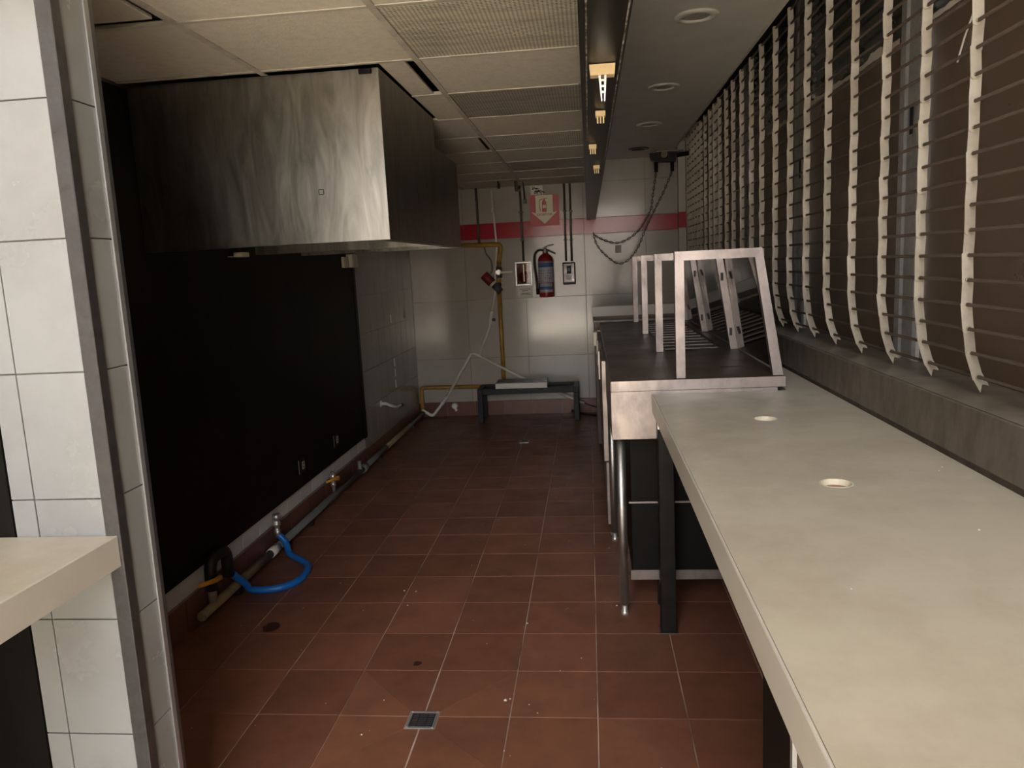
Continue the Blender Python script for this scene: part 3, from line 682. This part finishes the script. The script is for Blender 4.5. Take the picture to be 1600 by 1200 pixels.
fe = root('fire_extinguisher', (-.422, YB - .09, 1.2), 'red fire extinguisher with black hose hung on the back wall', 'fire extinguisher')
ex, ey, ez = -.422, YB - .094, 1.200
bm = new(); lathe(bm, [(.066, 0), (.074, .004), (.076, .012), (.076, .355), (.070, .385), (.052, .410), (.028, .425), (.024, .432)], (ex, ey, ez), 2, 28); obj('cylinder', bm, 'red_paint', fe)
def band(name, za, zb, a0, a1, m, r=.0768):
    bm = new(); n = 16; v = []
    for k in range(n + 1):
        t = math.radians(a0 + (a1 - a0) * k / n)
        v.append([bm.verts.new((ex + rr*math.sin(t), ey - rr*math.cos(t), ez + zz)) for rr, zz in ((r, za), (r, zb), (r - .0015, zb), (r - .0015, za))])
    for p, q in zip(v, v[1:]):
        for i in range(4): f = bm.faces.new((p[i], q[i], q[(i+1) % 4], p[(i+1) % 4])); f.smooth = (i == 0)
    return obj(name, bm, m, fe)
lb = band('label', .145, .355, -75, 75, 'label_grey'); band('label_stripe', .295, .335, -75, 75, 'label_blue', .0772)
band('lower_label', .050, .140, -55, 55, 'label_grey'); band('lower_stripe', .075, .105, -55, 55, 'label_blue', .0772)
bm = new()
for k in range(46):
    a_ = math.radians(-58 + 14 * (k % 9)); zz = .155 + .025 * (k // 9) + random.uniform(0, .006); r = .0775
    box(bm, (ex + r*math.sin(a_) - .0045, ex + r*math.sin(a_) + .0045), (ey - r*math.cos(a_) - .0004, ey - r*math.cos(a_) + .0004), (ez + zz, ez + zz + random.uniform(.003, .009)))
obj('label_print', bm, 'ink', fe)
bm = new(); lathe(bm, [(.022, .432), (.024, .445), (.020, .475), (.012, .480)], (ex, ey, ez), 2, 14); obj('valve_head', bm, 'chrome', fe)
bm = new(); prism(bm, [(ex - .02, ez + .478), (ex - .02, ez + .490), (ex + .03, ez + .512), (ex + .085, ez + .520), (ex + .085, ez + .508), (ex + .03, ez + .500)], 1, ey - .010, ey + .010); obj('upper_handle', bm, 'conduit', fe)
bm = new(); prism(bm, [(ex - .01, ez + .455), (ex - .01, ez + .478), (ex + .03, ez + .470), (ex + .105, ez + .430), (ex + .100, ez + .415), (ex + .03, ez + .450)], 1, ey - .011, ey + .011); obj('lower_handle', bm, 'black_steel', fe)
tb('discharge_hose', smooth([(ex - .015, ey - .01, ez + .462), (ex - .06, ey - .015, ez + .465), (ex - .10, ey - .02, ez + .43), (ex - .112, ey - .02, ez + .34), (ex - .100, ey - .02, ez + .20), (ex - .090, ey - .015, ez + .06)]), .0105, 'dark_rubber', fe, 10)
bm = new(); tube(bm, [(ex - .090, ey - .015, ez + .09), (ex - .088, ey - .015, ez + .03)], .015, 10); obj('nozzle', bm, 'black_steel', fe)
bx('wall_hook', (ex - .02, ex + .02), (ey + .03, YB - .0005), (ez + .436, ez + .452), 'black_steel', fe)

sw = root('power_switch', (-.193, YB, 1.31), 'black cased power switch fed by two conduits', 'switch')
bx('case', (-.256, -.130), (YB - .07, YB - .0005), (1.313, 1.532), 'black_steel', sw, .006)
bx('cover', (-.246, -.140), (YB - .078, YB - .0705), (1.335, 1.520), 'angle_iron', sw, .003)
cvr = bx('toggle_window', (-.216, -.170), (YB - .083, YB - .0785), (1.42, 1.50), 'ink', sw, .002)
bx('toggle', (-.200, -.186), (YB - .094, YB - .0835), (1.445, 1.475), 'label_grey', sw, .002)
bx('rating_plate', (-.216, -.170), (YB - .0795, YB - .0782), (1.36, 1.405), 'label_grey', sw)
bx('wall_plate', (.27, .33), (YB - .008, YB - .0005), (1.60, 1.675), 'sill_metal', None, .002, label='small brown plate on the back wall inside the chain loop', cat='plate')

# ------------------------------------------------------------------ bench and box
be = root('low_bench', (-.635, 7.53, 0), 'low dark steel bench standing against the back wall', 'bench')
bx0, bx1, by0, by1, bz = -1.13, -.135, 7.36, 7.70, .338
for n_, xx, yy in (('front_rail', (bx0 + .0505, bx1 - .0505), (by0, by0 + .05)), ('rear_rail', (bx0 + .0505, bx1 - .0505), (by1 - .05, by1)), ('end_rail', (bx0, bx0 + .05), (by0, by1)), ('end_rail', (bx1 - .05, bx1), (by0, by1))):
    bx(n_, xx, yy, (bz - .055, bz), 'bench_steel', be, .003)
for xx in (bx0, bx1 - .05):
    for yy in (by0, by1 - .05): bx('leg', (xx, xx + .05), (yy, yy + .05), (0, bz - .0555), 'bench_steel', be, .003)
bm = new(); box(bm, (bx0 + .0505, bx1 - .0505), (by0 + .0505, by1 - .0505), (bz - .03, bz - .024)); obj('tray', bm, 'black_steel', be)
bq = root('flat_box', (-.69, 7.48, bz), 'flat pale box with a dark lid lying on the low bench', 'box')
bx('box_body', (-.945, -.438), (7.352, 7.62), (bz + .0005, bz + .052), 'paper', bq, .003)
bx('lid', (-.942, -.441), (7.3555, 7.617), (bz + .0525, bz + .060), 'angle_iron', bq, .002)
bx('screw', (-.458, -.448), (7.40, 7.41), (bz + .0605, bz + .064), 'chrome', bq)

# ------------------------------------------------------------------ preparation table with serving guard
TZ = 1.040
tx0, tx1, ty0, ty1 = .076, .762, 3.090, 6.130
pt = root('prep_table', (.42, 4.6, 0), 'dark topped steel preparation table beside the cream worktop', 'table')
wx0, wx1, wy0, wy1 = .395, .700, 4.10, 6.02            # opening of the cooking well
bm = new()
for xx, yy in (((tx0 + .003, tx1 - .003), (ty0 + .003, wy0)), ((tx0 + .003, tx1 - .003), (wy1, ty1)), ((tx0 + .003, wx0), (wy0, wy1)), ((wx1, tx1 - .003), (wy0, wy1))):
    box(bm, xx, yy, (TZ - .012, TZ))
bmesh.ops.remove_doubles(bm, verts=bm.verts[:], dist=.0002)
obj('table_top', bm, 'table_dark', pt)
bx('front_rim', (tx0, tx1), (ty0 - .003, ty0 + .0025), (.999, TZ + .002), 'stainless_soft', pt, .001)
bx('left_rim', (tx0 - .003, tx0 + .0025), (ty0 + .003, ty1), (.999, TZ + .001), 'stainless_soft', pt, .001)
bx('front_apron', (tx0 - .003, tx1 - .03), (ty0, ty0 + .004), (.800, .9985), 'stainless_soft', pt, .001)
bx('side_apron', (tx0 - .003, tx0 + .001), (ty0 + .0045, 4.13), (.800, .9985), 'stainless_soft', pt, .001)
for (lx, ly) in ((.108, 3.172), (.096, 4.075), (.720, 3.172), (.720, 4.075)):
    bm = new(); lathe(bm, [(.020, .05), (.020, .80)], (lx, ly, 0), 2, 16); lg = obj('leg', bm, 'stainless', pt)
    bm = new(); lathe(bm, [(.016, 0), (.017, .018), (.013, .02), (.013, .0495)], (lx, ly, 0), 2, 12); obj('foot', bm, 'chrome', lg)
# cooking well with cross bars
for n_, xx, yy in (('well_side', (wx0 + .0003, wx0 + .003), (wy0, wy1)), ('well_side', (wx1 - .003, wx1 - .0003), (wy0, wy1))):
    bx(n_, xx, yy, (TZ - .15, TZ - .0125), 'stainless', pt)
bx('well_floor', (wx0, wx1), (wy0, wy1), (TZ - .155, TZ - .1505), 'cabinet_black', pt)
nb = 12
for k in range(nb):
    yy = wy0 + .03 + (wy1 - wy0 - .06) * k / (nb - 1)
    bm = new(); box(bm, (wx0 + .0035, wx1 - .0035), (yy - .022, yy + .022), (TZ - .020, TZ - .006), .005); obj('cross_bar', bm, 'stainless_soft', pt)
bx('table_slot', (.56, .66), (3.40, 3.425), (TZ + .0002, TZ + .001), 'ink', pt)
# serving guard
gd = root('serving_guard', (.55, 4.6, TZ), 'aluminium serving guard of four leaning frames with glass on the table', 'guard')
GZ = 1.548; cw = .036; cd_ = .036
fy = [3.130, 4.060, 5.080, 6.080]
for k, y in enumerate(fy):
    f = sub('guard_frame', (.55, y, TZ), gd)
    a, b = y - cd_/2, y + cd_/2
    bm = new(); prism(bm, [(.339, TZ + .0025), (.375, TZ + .0025), (.375, GZ - cw), (.339, GZ)], 1, a, b); obj('upright', bm, 'stainless_soft', f)
    bm = new(); prism(bm, [(.3395, GZ), (.3755, GZ - cw), (.648, GZ - cw), (.676, GZ)], 1, a, b); obj('top_bar', bm, 'stainless_soft', f)
    bm = new(); prism(bm, [(.6485, GZ - cw), (.6765, GZ), (.758, TZ + .0025), (.719, TZ + .0025)], 1, a, b); obj('leaning_leg', bm, 'stainless_soft', f)
    if k:
        for s in (.2, .8):
            zz = GZ - cw - (GZ - cw - TZ) * s; xx = .6485 + (.719 - .6485) * s
            bm = new(); box(bm, (xx + .008, xx + .022), (a - .0015, a - .0003), (zz - .02, zz + .02)); obj('clip', bm, 'ink', f)
for y0_, y1_ in zip(fy, fy[1:]):
    bm = new(); prism(bm, [(.684, GZ - .02), (.688, GZ - .02), (.757, TZ + .012), (.753, TZ + .012)], 1, y0_ + cd_/2 + .001, y1_ - cd_/2 - .001)
    obj('glass_pane', bm, 'guard_glass', gd)
# black cupboard under the near end
uc = root('under_table_cupboard', (.45, 3.7, .10), 'black cupboard with steel edging under the preparation table', 'cupboard')
bx('carcass', (.150, .690), (3.225, 4.05), (.142, .795), 'cabinet_black', uc, .002)
bx('bottom_rail', (.140, .690), (3.212, 3.2245), (.142, .186), 'stainless_soft', uc, .001)
bx('divider_strip', (.140, .690), (3.216, 3.2245), (.487, .495), 'stainless_soft', uc)
for xx in (.26, .64):
    for yy in (3.27, 3.97): bx('foot', (xx, xx + .03), (yy, yy + .03), (0, .1415), 'black_steel', uc)
# cold cabinet under the far end
cc = root('cold_cabinet', (.42, 5.15, 0), 'steel cold cabinet with doors under the far end of the table', 'cabinet')
bx('carcass', (.082, .740), (4.150, 6.10), (.060, .879), 'stainless', cc, .003)
bx('plinth', (.10, .70), (4.20, 6.05), (.0, .0595), 'cabinet_black', cc)
for k, (a, b) in enumerate(((4.155, 4.78), (4.79, 5.43), (5.44, 6.09))):
    d = bx('door', (.052, .0815), (a, b), (.43, .99), 'stainless_soft', cc, .002)
    bx('handle', (.040, .0515), (b - .05, b - .02), (.80, .98), 'stainless_soft', d, .002)
    bx('drawer', (.062, .0815), (a, b), (.065, .425), 'stainless_soft', cc, .002)
for yy in (4.165, 5.24, 5.9):
    bm = new(); lathe(bm, [(.016, 0), (.016, .02), (.012, .022), (.012, .0595)], (.090, yy, 0), 2, 12); obj('foot', bm, 'chrome', cc)
wbx = root('switch_box', (.03, 5.95, .87), 'small cream switch box at the far left corner of the table', 'box')
bx('box_case', (.018, .0505), (5.90, 6.0), (.885, .992), 'cream_plastic', wbx, .003)
bx('box_cover', (.022, .0475), (5.893, 5.8995), (.89, .987), 'cream_plastic', wbx, .002)
bx('clip_arm', (.0506, .074), (5.93, 5.97), (.992, 1.0), 'cream_plastic', wbx)
# unit at the far end with a pale upstand
fu = root('end_unit', (.46, 6.37, 0), 'grey end unit with a pale upstand behind the dark table', 'cabinet')
bx('unit_body', (.03, .880), (6.145, 6.59), (.05, 1.044), 'table_dark', fu, .003)
bx('unit_top', (.022, .884), (6.140, 6.595), (1.0445, 1.062), 'sill_metal', fu, .002)
bx('upstand', (.022, .884), (6.5955, 6.62), (1.03, 1.145), 'counter_edge', fu, .002)
bx('unit_base', (.06, .86), (6.18, 6.56), (0, .0495), 'cabinet_black', fu)

# ------------------------------------------------------------------ long cream worktop on the right
wt_ = root('worktop', (.57, 1.5, 0), 'long cream worktop with two round holes running along the right wall', 'worktop')
CZ, cx0, cx1, cy0, cy1 = .985, .236, .9045, -0.6, 3.0865
holes = [(.565, 2.553), (.560, 1.800)]; HR = .038
bm = new()
outer = [(cx0 + .006, cy0), (cx1, cy0), (cx1, 6.13), (.7655, 6.13), (.7655, cy1), (cx0 + .006, cy1)]
import mathutils.geometry as mg
def disc(c, r, n=28): return [(c[0] + r*math.cos(2*math.pi*k/n), c[1] + r*math.sin(2*math.pi*k/n)) for k in range(n)]
loops = [outer] + [disc(h, HR) for h in holes]
flat = [p for l in loops for p in l]
tris = mg.tessellate_polygon([[Vector((p[0], p[1], 0)) for p in l] for l in loops])
up = [bm.verts.new((p[0], p[1], CZ)) for p in flat]; dn = [bm.verts.new((p[0], p[1], CZ - .014)) for p in flat]
for t in tris:
    try: bm.faces.new([up[i] for i in t]); bm.faces.new([dn[i] for i in reversed(t)])
    except ValueError: pass
k0 = 0
for l in loops:
    n = len(l)
    for i in range(n): bm.faces.new((up[k0+i], dn[k0+i], dn[k0+(i+1) % n], up[k0+(i+1) % n]))
    k0 += n
bmesh.ops.recalc_face_normals(bm, faces=bm.faces[:])
obj('top_slab', bm, 'counter_top', wt_)
bx('front_edge', (cx0, cx0 + .0055), (cy0, cy1), (CZ - .072, CZ + .0005), 'counter_edge', wt_, .0015)
for h in holes:
    bm = new(); o_, i_ = disc(h, HR - .0002, 28), disc(h, HR - .004, 28); vv = []
    for (p, q) in zip(o_, i_): vv.append([bm.verts.new((*a_, z_)) for a_, z_ in ((p, CZ - .0138), (p, CZ + .0006), (q, CZ + .0006), (q, CZ - .0138))])
    for p, q in zip(vv, vv[1:] + vv[:1]):
        for i in range(4): bm.faces.new((p[i], q[i], q[(i+1) % 4], p[(i+1) % 4]))
    bmesh.ops.recalc_face_normals(bm, faces=bm.faces[:])
    obj('hole_rim', bm, 'cream_plastic', wt_)
bx('support_board', (.30, .88), (cy0 + .02, cy1 - .02), (CZ - .055, CZ - .0145), 'raw_board', wt_)
for (lx, ly) in ((.25, 3.0), (.25, .10), (.82, 3.0), (.82, .10)):
    lg = bx('leg', (lx, lx + .062), (ly, ly + .062), (.004, CZ - .074), 'black_steel', wt_, .003)
    bx('bracket', (lx - .002, lx + .030), (ly - .012, ly - .0005), (CZ - .125, CZ - .076), 'chrome', lg, .002)
    bx('foot_plate', (lx - .006, lx + .068), (ly - .006, ly + .068), (0, .004), 'angle_iron', lg)
nb_ = root('under_counter_cabinet', (.6, 1.3, 0), 'dark cabinet with a thin steel edge under the near worktop', 'cabinet')
bx('cabinet_body', (.312, .86), (1.215, 1.43), (.02, .745), 'cabinet_black', nb_, .003)
bx('door_panel', (.318, .86), (1.204, 1.2145), (.03, .738), 'table_dark', nb_, .002)
bx('steel_edge', (.310, .3175), (1.200, 1.2145), (.02, .738), 'edge_trim', nb_)
bx('steel_edge', (.310, .86), (1.200, 1.2145), (.7385, .746), 'edge_trim', nb_)
tb('hinge_pin', [(.335, 1.30, .7455), (.335, 1.30, .80)], .014, 'black_steel', nb_)
for yy in (1.25, 1.39):
    for xx in (.34, .82): bx('foot', (xx - .015, xx + .015), (yy - .015, yy + .015), (0, .0195), 'black_steel', nb_)

# ------------------------------------------------------------------ left hall counter
lc = root('hall_counter', (-1.45, .6, 0), 'cream counter shelf jutting from the tiled partition at the left edge', 'counter')
bx('top_slab', (-1.75, -1.1145), (-.6, YP - .0065), (.915, .950), 'counter_top', lc, .001)
bx('front_edge', (-1.114, -1.108), (-.6, YP - .0065), (.876, .951), 'counter_edge', lc, .0015)
bx('wood_packer', (-1.17, -1.116), (1.53, YP - .0065), (.885, .9145), 'raw_board', lc)
bx('base_panel', (-1.72, -1.70), (-.55, YP - .0065), (0, .9145), 'black_panel', lc)
bx('leg', (-1.40, -1.34), (-.45, -.39), (0, .9145), 'black_steel', lc)

# ------------------------------------------------------------------ roller grille
XG, ZP, Z0 = .970, .0632, 1.178
ysn = [1.50, 1.80, 2.098, 2.391, 2.685, 2.986, 3.291, 3.594, 3.877, 4.168, 4.482, 4.751, 5.036, 5.317, 5.572, 5.840, 6.067, 6.282, 6.529, 6.761, 6.957, 7.144, 7.322, 7.488, 7.640]
NR = 24
gr = root('roller_grille', (XG, 4.5, 1.13), 'roller grille of pale steel links on dark rods closing the right side', 'grille')
xo = [.034, .016, .006, .001] + [0.0]*(NR - 4)
for i in range(NR):
    z = Z0 + i * ZP
    bm = new(); tube(bm, [(XG + xo[i], 1.30, z), (XG + xo[i], 7.69, z)], .0048, 8); obj('rod', bm, 'rod_steel', gr)
# one link: a flat bar threaded on two rods, its face square to the rods
def plate(bm, M, pts, th=.0012):
    A = [bm.verts.new(M @ Vector((p[0], -th, p[1]))) for p in pts]; B_ = [bm.verts.new(M @ Vector((p[0], th, p[1]))) for p in pts]
    bm.faces.new(A); bm.faces.new(B_[::-1])
    for k in range(len(pts)): bm.faces.new((A[k], B_[k], B_[(k+1) % len(pts)], A[(k+1) % len(pts)]))
HW = .0135
LP = [(-HW*.55, -.011), (HW*.55, -.011), (HW, -.005), (HW, ZP + .004), (HW*.55, ZP + .010), (-HW*.55, ZP + .010), (-HW, ZP + .004), (-HW, -.005)]
TP = [(-HW, .008), (HW, .008), (HW, -.040), (HW*.35, -.031), (0, -.028), (-HW*.4, -.035), (-HW, -.046)]
def link_bm(bm, M):
    plate(bm, M, LP)
    n = 6; prev = None                                  # rolled lip over the rod
    for k in range(n + 1):
        a_ = math.radians(-20 + 220 * k / n)
        ring = [bm.verts.new(M @ Vector((.002 + r*math.cos(a_), yy, r*math.sin(a_)))) for r, yy in ((.0062, -.0012), (.0062, -.0062), (.0082, -.0062), (.0082, -.0012))]
        if prev:
            for i in range(4): bm.faces.new((prev[i], ring[i], ring[(i+1) % 4], prev[(i+1) % 4]))
        else: bm.faces.new(ring)
        prev = ring
    bm.faces.new(prev[::-1])
bm = new(); link_bm(bm, Matrix.Identity(4)); bmesh.ops.recalc_face_normals(bm, faces=bm.faces[:])
lm = bpy.data.meshes.new('link'); bm.to_mesh(lm); bm.free(); lm.materials.append(MATS['grille_steel'])
bm = new(); plate(bm, Matrix.Identity(4), TP); bmesh.ops.recalc_face_normals(bm, faces=bm.faces[:])
tm_ = bpy.data.meshes.new('end_tab'); bm.to_mesh(tm_); bm.free(); tm_.materials.append(MATS['grille_steel'])
rest = new(); count = 0
for s, y in enumerate(ysn):
    for i in range(NR - 1):
        dx = xo[i+1] - xo[i]; ang = math.atan2(dx, ZP)
        rz = random.uniform(-.10, .10); jy = (.0014 if i % 2 else -.0014) + random.uniform(-.0001, .0001); ang += (.035 if i % 2 else -.035) + random.uniform(-.02, .02)
        loc = Vector((XG + xo[i], y + jy, Z0 + i*ZP))
        if count < 298:
            place('link', lm, loc, gr, rot=(0, ang, rz)); count += 1
        else:
            link_bm(rest, Matrix.Translation(loc) @ Matrix.Rotation(rz, 4, 'Z') @ Matrix.Rotation(ang, 4, 'Y'))
    place('end_tab', tm_, (XG + xo[0], y, Z0 + .003), gr, rot=(0, -.50, 0))
bmesh.ops.recalc_face_normals(rest, faces=rest.faces[:]); obj('far_links', rest, 'grille_steel', gr, kind='stuff')
bx('guide_channel', (.957, 1.00), (7.70, 7.715), (1.13, 2.75), 'angle_iron', gr)

# ------------------------------------------------------------------ chain hoist
ho = root('chain_hoist', (.72, 7.45, 2.3), 'black chain hoist bracket with looped chains beside the grille', 'hoist')
bm = new(); prism(bm, [(.598, 2.488), (.845, 2.480), (.840, 2.44), (.832, 2.402), (.645, 2.408), (.61, 2.43), (.600, 2.462)], 1, 7.40, 7.47); obj('bracket', bm, 'black_steel', ho)
bx('mount_plate', (.66, .90), (7.38, 7.50), (2.4905, 2.4995), 'angle_iron', ho)
bm = new(); lathe(bm, [(.040, 0), (.040, -.012), (.030, -.014), (.030, -.03)], (.725, 7.40, 2.465), 1, 18); obj('wheel', bm, 'dirty_chain', ho)
for xx in (.655, .803): tb('chain_guide', [(xx, 7.435, 2.41), (xx, 7.435, 2.318)], .018, 'black_steel', ho, 10)
tb('drive_shaft', [(.845, 7.435, 2.46), (.955, 7.435, 2.47)], .02, 'black_steel', ho, 10)
bm0 = new()
def chain(bm, pts):
    pts = smooth(pts, 14); acc = 0; last = pts[0]; k = 0; path = []
    step = .030
    dist = [0]
    for a_, b_ in zip(pts, pts[1:]): dist.append(dist[-1] + (b_ - a_).length)
    n = int(dist[-1] / step); j = 0
    for i in range(n + 1):
        d = i * step
        while j < len(dist) - 2 and dist[j+1] < d: j += 1
        t = (d - dist[j]) / max(1e-6, dist[j+1] - dist[j]); p = pts[j].lerp(pts[j+1], t)
        tg = (pts[min(j+1, len(pts)-1)] - pts[j]).normalized()
        side = tg.cross(Vector((0, 1, 0))).normalized(); nrm = side.cross(tg)
        u = side if i % 2 else nrm
        ring = [p + tg * (.019 * math.cos(q * math.pi/4)) + u * (.009 * math.sin(q * math.pi/4)) for q in range(9)]
        tube(bm, ring, .0034, 5, caps=False)
chain(bm0, [(.655, 7.435, 2.32), (.620, 7.48, 2.09), (.60, 7.50, 1.977), (.505, 7.54, 1.816), (.385, 7.58, 1.723), (.265, 7.61, 1.695), (.130, 7.67, 1.744), (.062, 7.745, 1.795)])
obj('chain', bm0, 'dirty_chain', ho, kind='stuff')
bm0 = new()
chain(bm0, [(.803, 7.435, 2.32), (.72, 7.47, 2.134), (.637, 7.50, 1.975), (.549, 7.54, 1.797), (.478, 7.57, 1.634), (.392, 7.60, 1.529), (.289, 7.62, 1.497), (.173, 7.66, 1.582), (.091, 7.71, 1.687), (.062, 7.745, 1.79)])
obj('chain', bm0, 'dirty_chain', ho, kind='stuff')
bm = new(); tube(bm, [(.062, YB - .0005, 1.797), (.062, YB - .04, 1.797), (.062, YB - .045, 1.815)], .005, 6); obj('wall_hook', bm, 'black_steel', ho)

# ------------------------------------------------------------------ lamp clips on the beam
BZ = 1.9362
c0 = root('lamp_holder', (.04, 1.62, BZ), 'cream lamp holder with hanging springs, nearest on the beam', 'lamp holder', 'lamp holders on the black beam')
a, b = PT(920.5, 101, 2, BZ), PT(961, 101, 2, BZ)
bm = new(); prism(bm, [(a.x, BZ), (b.x, BZ), (b.x - .002, BZ - .022), (a.x + .002, BZ - .022)], 1, a.y, a.y + .03); obj('holder_body', bm, 'tan_plastic', c0)
for s in (-1, 1):
    m = (a.x + b.x)/2 + s*.006
    bm = new(); prism(bm, [(m - .0025, BZ - .0225), (m + .0025, BZ - .0225), (m + .001 - s*.003, BZ - .075), (m - .001 - s*.003, BZ - .075)], 1, a.y + .002, a.y + .012); obj('spring_leg', bm, 'chrome', c0)
for k in range(3): bx('spring_coil', ((a.x+b.x)/2 - .003, (a.x+b.x)/2 + .003), (a.y + .004, a.y + .008), (BZ - .034 - k*.012, BZ - .030 - k*.012), 'chrome', c0)
for n_, (px, py) in enumerate(((938, 172), (926, 225), (932, 258))):
    p = PT(px, py, 2, BZ); lab = ('second lamp holder from the front on the beam, tan', 'third lamp holder from the front on the beam', 'farthest cross shaped lamp holder on the beam')[n_]
    c_ = root('lamp_holder', p, lab, 'lamp holder', 'lamp holders on the black beam')
    px_ = min(max(p.x, .020), .066)
    bx('holder_body', (px_ - .014, px_ + .014), (p.y, p.y + .03), (BZ - .016, BZ), 'tan_plastic', c_, .002)
    for s in (-.008, 0, .008): bx('prong', (px_ + s - .002, px_ + s + .002), (p.y + .004, p.y + .010), (BZ - .034, BZ - .0165), 'tan_plastic', c_)
# recessed downlights in the soffit
for n_, (x_, y_, o) in enumerate(((.473, 3.392, 1), (.466, 4.68, 1), (.476, 5.90, 1), (.478, 7.13, 0))):
    lab = ('nearest round recessed downlight in the soffit', 'second round downlight in the soffit', 'third round downlight in the soffit', 'farthest dark open downlight ring in the soffit')[n_]
    d = root('downlight', (x_, y_, ZS - .012), lab, 'downlight', 'recessed downlights in the soffit')
    bm = new(); n = 28; vv = []
    for k in range(n):
        t = 2*math.pi*k/n; cs, sn = math.cos(t), math.sin(t)
        vv.append([bm.verts.new((x_ + r*cs, y_ + r*sn, ZS + z)) for r, z in ((.092, -.0005), (.088, -.008), (.062, -.012), (.055, -.0005))])
    for p, q in zip(vv, vv[1:] + vv[:1]):
        for i in range(4): f = bm.faces.new((p[i], q[i], q[(i+1) % 4], p[(i+1) % 4])); f.smooth = True
    bmesh.ops.recalc_face_normals(bm, faces=bm.faces[:])
    obj('ring', bm, 'soffit' if o else 'angle_iron', d)
    bm = new(); lathe(bm, [(.053, -.0006), (.05, -.004), (.02, -.006)], (x_, y_, ZS), 2, 24); obj('lens', bm, 'lamp_lens' if o else 'dark_void', d)

# ------------------------------------------------------------------ floor drains, stains and crumbs
fd = root('floor_drain', (DX, DY, -.01), 'square metal floor drain grate in the foreground tiles', 'drain')
bm = new(); ds = DS - .003
for xx, yy in (((DX-ds, DX+ds), (DY-ds, DY-ds+.008)), ((DX-ds, DX+ds), (DY+ds-.008, DY+ds)), ((DX-ds, DX-ds+.008), (DY-ds+.008, DY+ds-.008)), ((DX+ds-.008, DX+ds), (DY-ds+.008, DY+ds-.008))):
    box(bm, xx, yy, (DZ - .002, DZ + .002))
obj('drain_frame', bm, 'edge_trim', fd)
bx('drain_pit', (DX-ds+.008, DX+ds-.008), (DY-ds+.008, DY+ds-.008), (DZ - .002, DZ - .0012), 'dark_void', fd)
for k in range(7):
    yy = DY - .036 + k*.012
    for cxx, w in ((-.026, .009), (0, .014), (.026, .009)): bx('grate_bar', (DX + cxx - w, DX + cxx + w), (yy - .0022, yy + .0022), (DZ - .001, DZ + .001), 'angle_iron', fd)
for sx in (-1, 1):
    for sy in (-1, 1):
        bm = new(); lathe(bm, [(.004, 0), (.003, .0015)], (DX + sx*.044, DY + sy*.044, DZ + .002), 2, 8); obj('screw', bm, 'chrome', fd)
f2 = root('floor_drain', (-.607, 6.52, 0), 'small floor drain far back near the bench', 'drain')
bx('drain_frame', (-.65, -.565), (6.47, 6.56), (.0003, .003), 'edge_trim', f2); 
for k in range(4): bx('grate_slot', (-.64, -.575), (6.485 + k*.02, 6.493 + k*.02), (.0031, .0036), 'dark_void', f2)
for n_, (px, py, rx, ry, lab) in enumerate(((424, 980, .045, .05, 'dark red stain on the tiles below the blue hose'), (652, 1037, .020, .022, 'small dark red stain left of the drain tiles'))):
    p = PT(px, py, 2, 0.0); bm = new(); n = 18
    ring = [bm.verts.new((p.x + rx*math.cos(2*math.pi*k/n)*random.uniform(.7, 1.1), p.y + ry*math.sin(2*math.pi*k/n)*random.uniform(.7, 1.1), .0009)) for k in range(n)]
    lo = [bm.verts.new((v.co.x, v.co.y, .0004)) for v in ring]
    bm.faces.new(ring); bm.faces.new(lo[::-1])
    for k in range(n): bm.faces.new((ring[k], lo[k], lo[(k+1) % n], ring[(k+1) % n]))
    obj('floor_stain', bm, 'stain_red', None, lab, 'stain')
bm = new()
def chip(x, y, z, r):
    n = 5; a = random.uniform(0, 6)
    v = [bm.verts.new((x + r*random.uniform(.5, 1)*math.cos(a + 6.28*k/n), y + r*random.uniform(.5, 1)*math.sin(a + 6.28*k/n), z)) for k in range(n)]
    t = bm.verts.new((x, y, z + r*.6)); bm.faces.new(v[::-1])
    for k in range(n): bm.faces.new((v[k], v[(k+1) % n], t))
for (px, py, r) in ((790, 1094, .010), (797, 1092, .005), (964, 946, .007), (600, 1094, .004), (532, 911, .004), (543, 906, .003), (474, 950, .004), (377, 978, .004), (565, 1148, .006), (509, 1099, .003), (840, 1114, .004), (788, 1173, .004), (632, 923, .006), (650, 924, .005), (637, 946, .005), (1044, 982, .006), (824, 974, .006)):
    p = PT(px, py, 2, .0005); chip(p.x, p.y, .0005, r)
for k in range(60): chip(random.uniform(-1.6, .2), random.uniform(2.0, 5.5), .0005, random.uniform(.0015, .004))
obj('floor_crumbs', bm, 'crumb', None, 'scattered pale crumbs and paint chips on the floor tiles', 'debris', kind='stuff')
bm = new()
for (px, py, r) in ((1472, 730, .004), (1467, 736, .003), (1530, 828, .004), (1330, 920, .003), (1426, 738, .002), (1122, 699, .003), (1290, 622, .003), (1276, 624, .003), (1230, 657, .004), (1166, 715, .003), (1086, 664, .003)):
    p = PT(px, py, 2, CZ + .0004); chip(min(p.x, .90), p.y, CZ + .0004, r)
for k in range(40): chip(random.uniform(.3, .88), random.uniform(.8, 3.0), CZ + .0004, random.uniform(.0006, .0016))
obj('worktop_crumbs', bm, 'crumb', None, 'tiny pale crumbs scattered on the cream worktop', 'debris', kind='stuff')
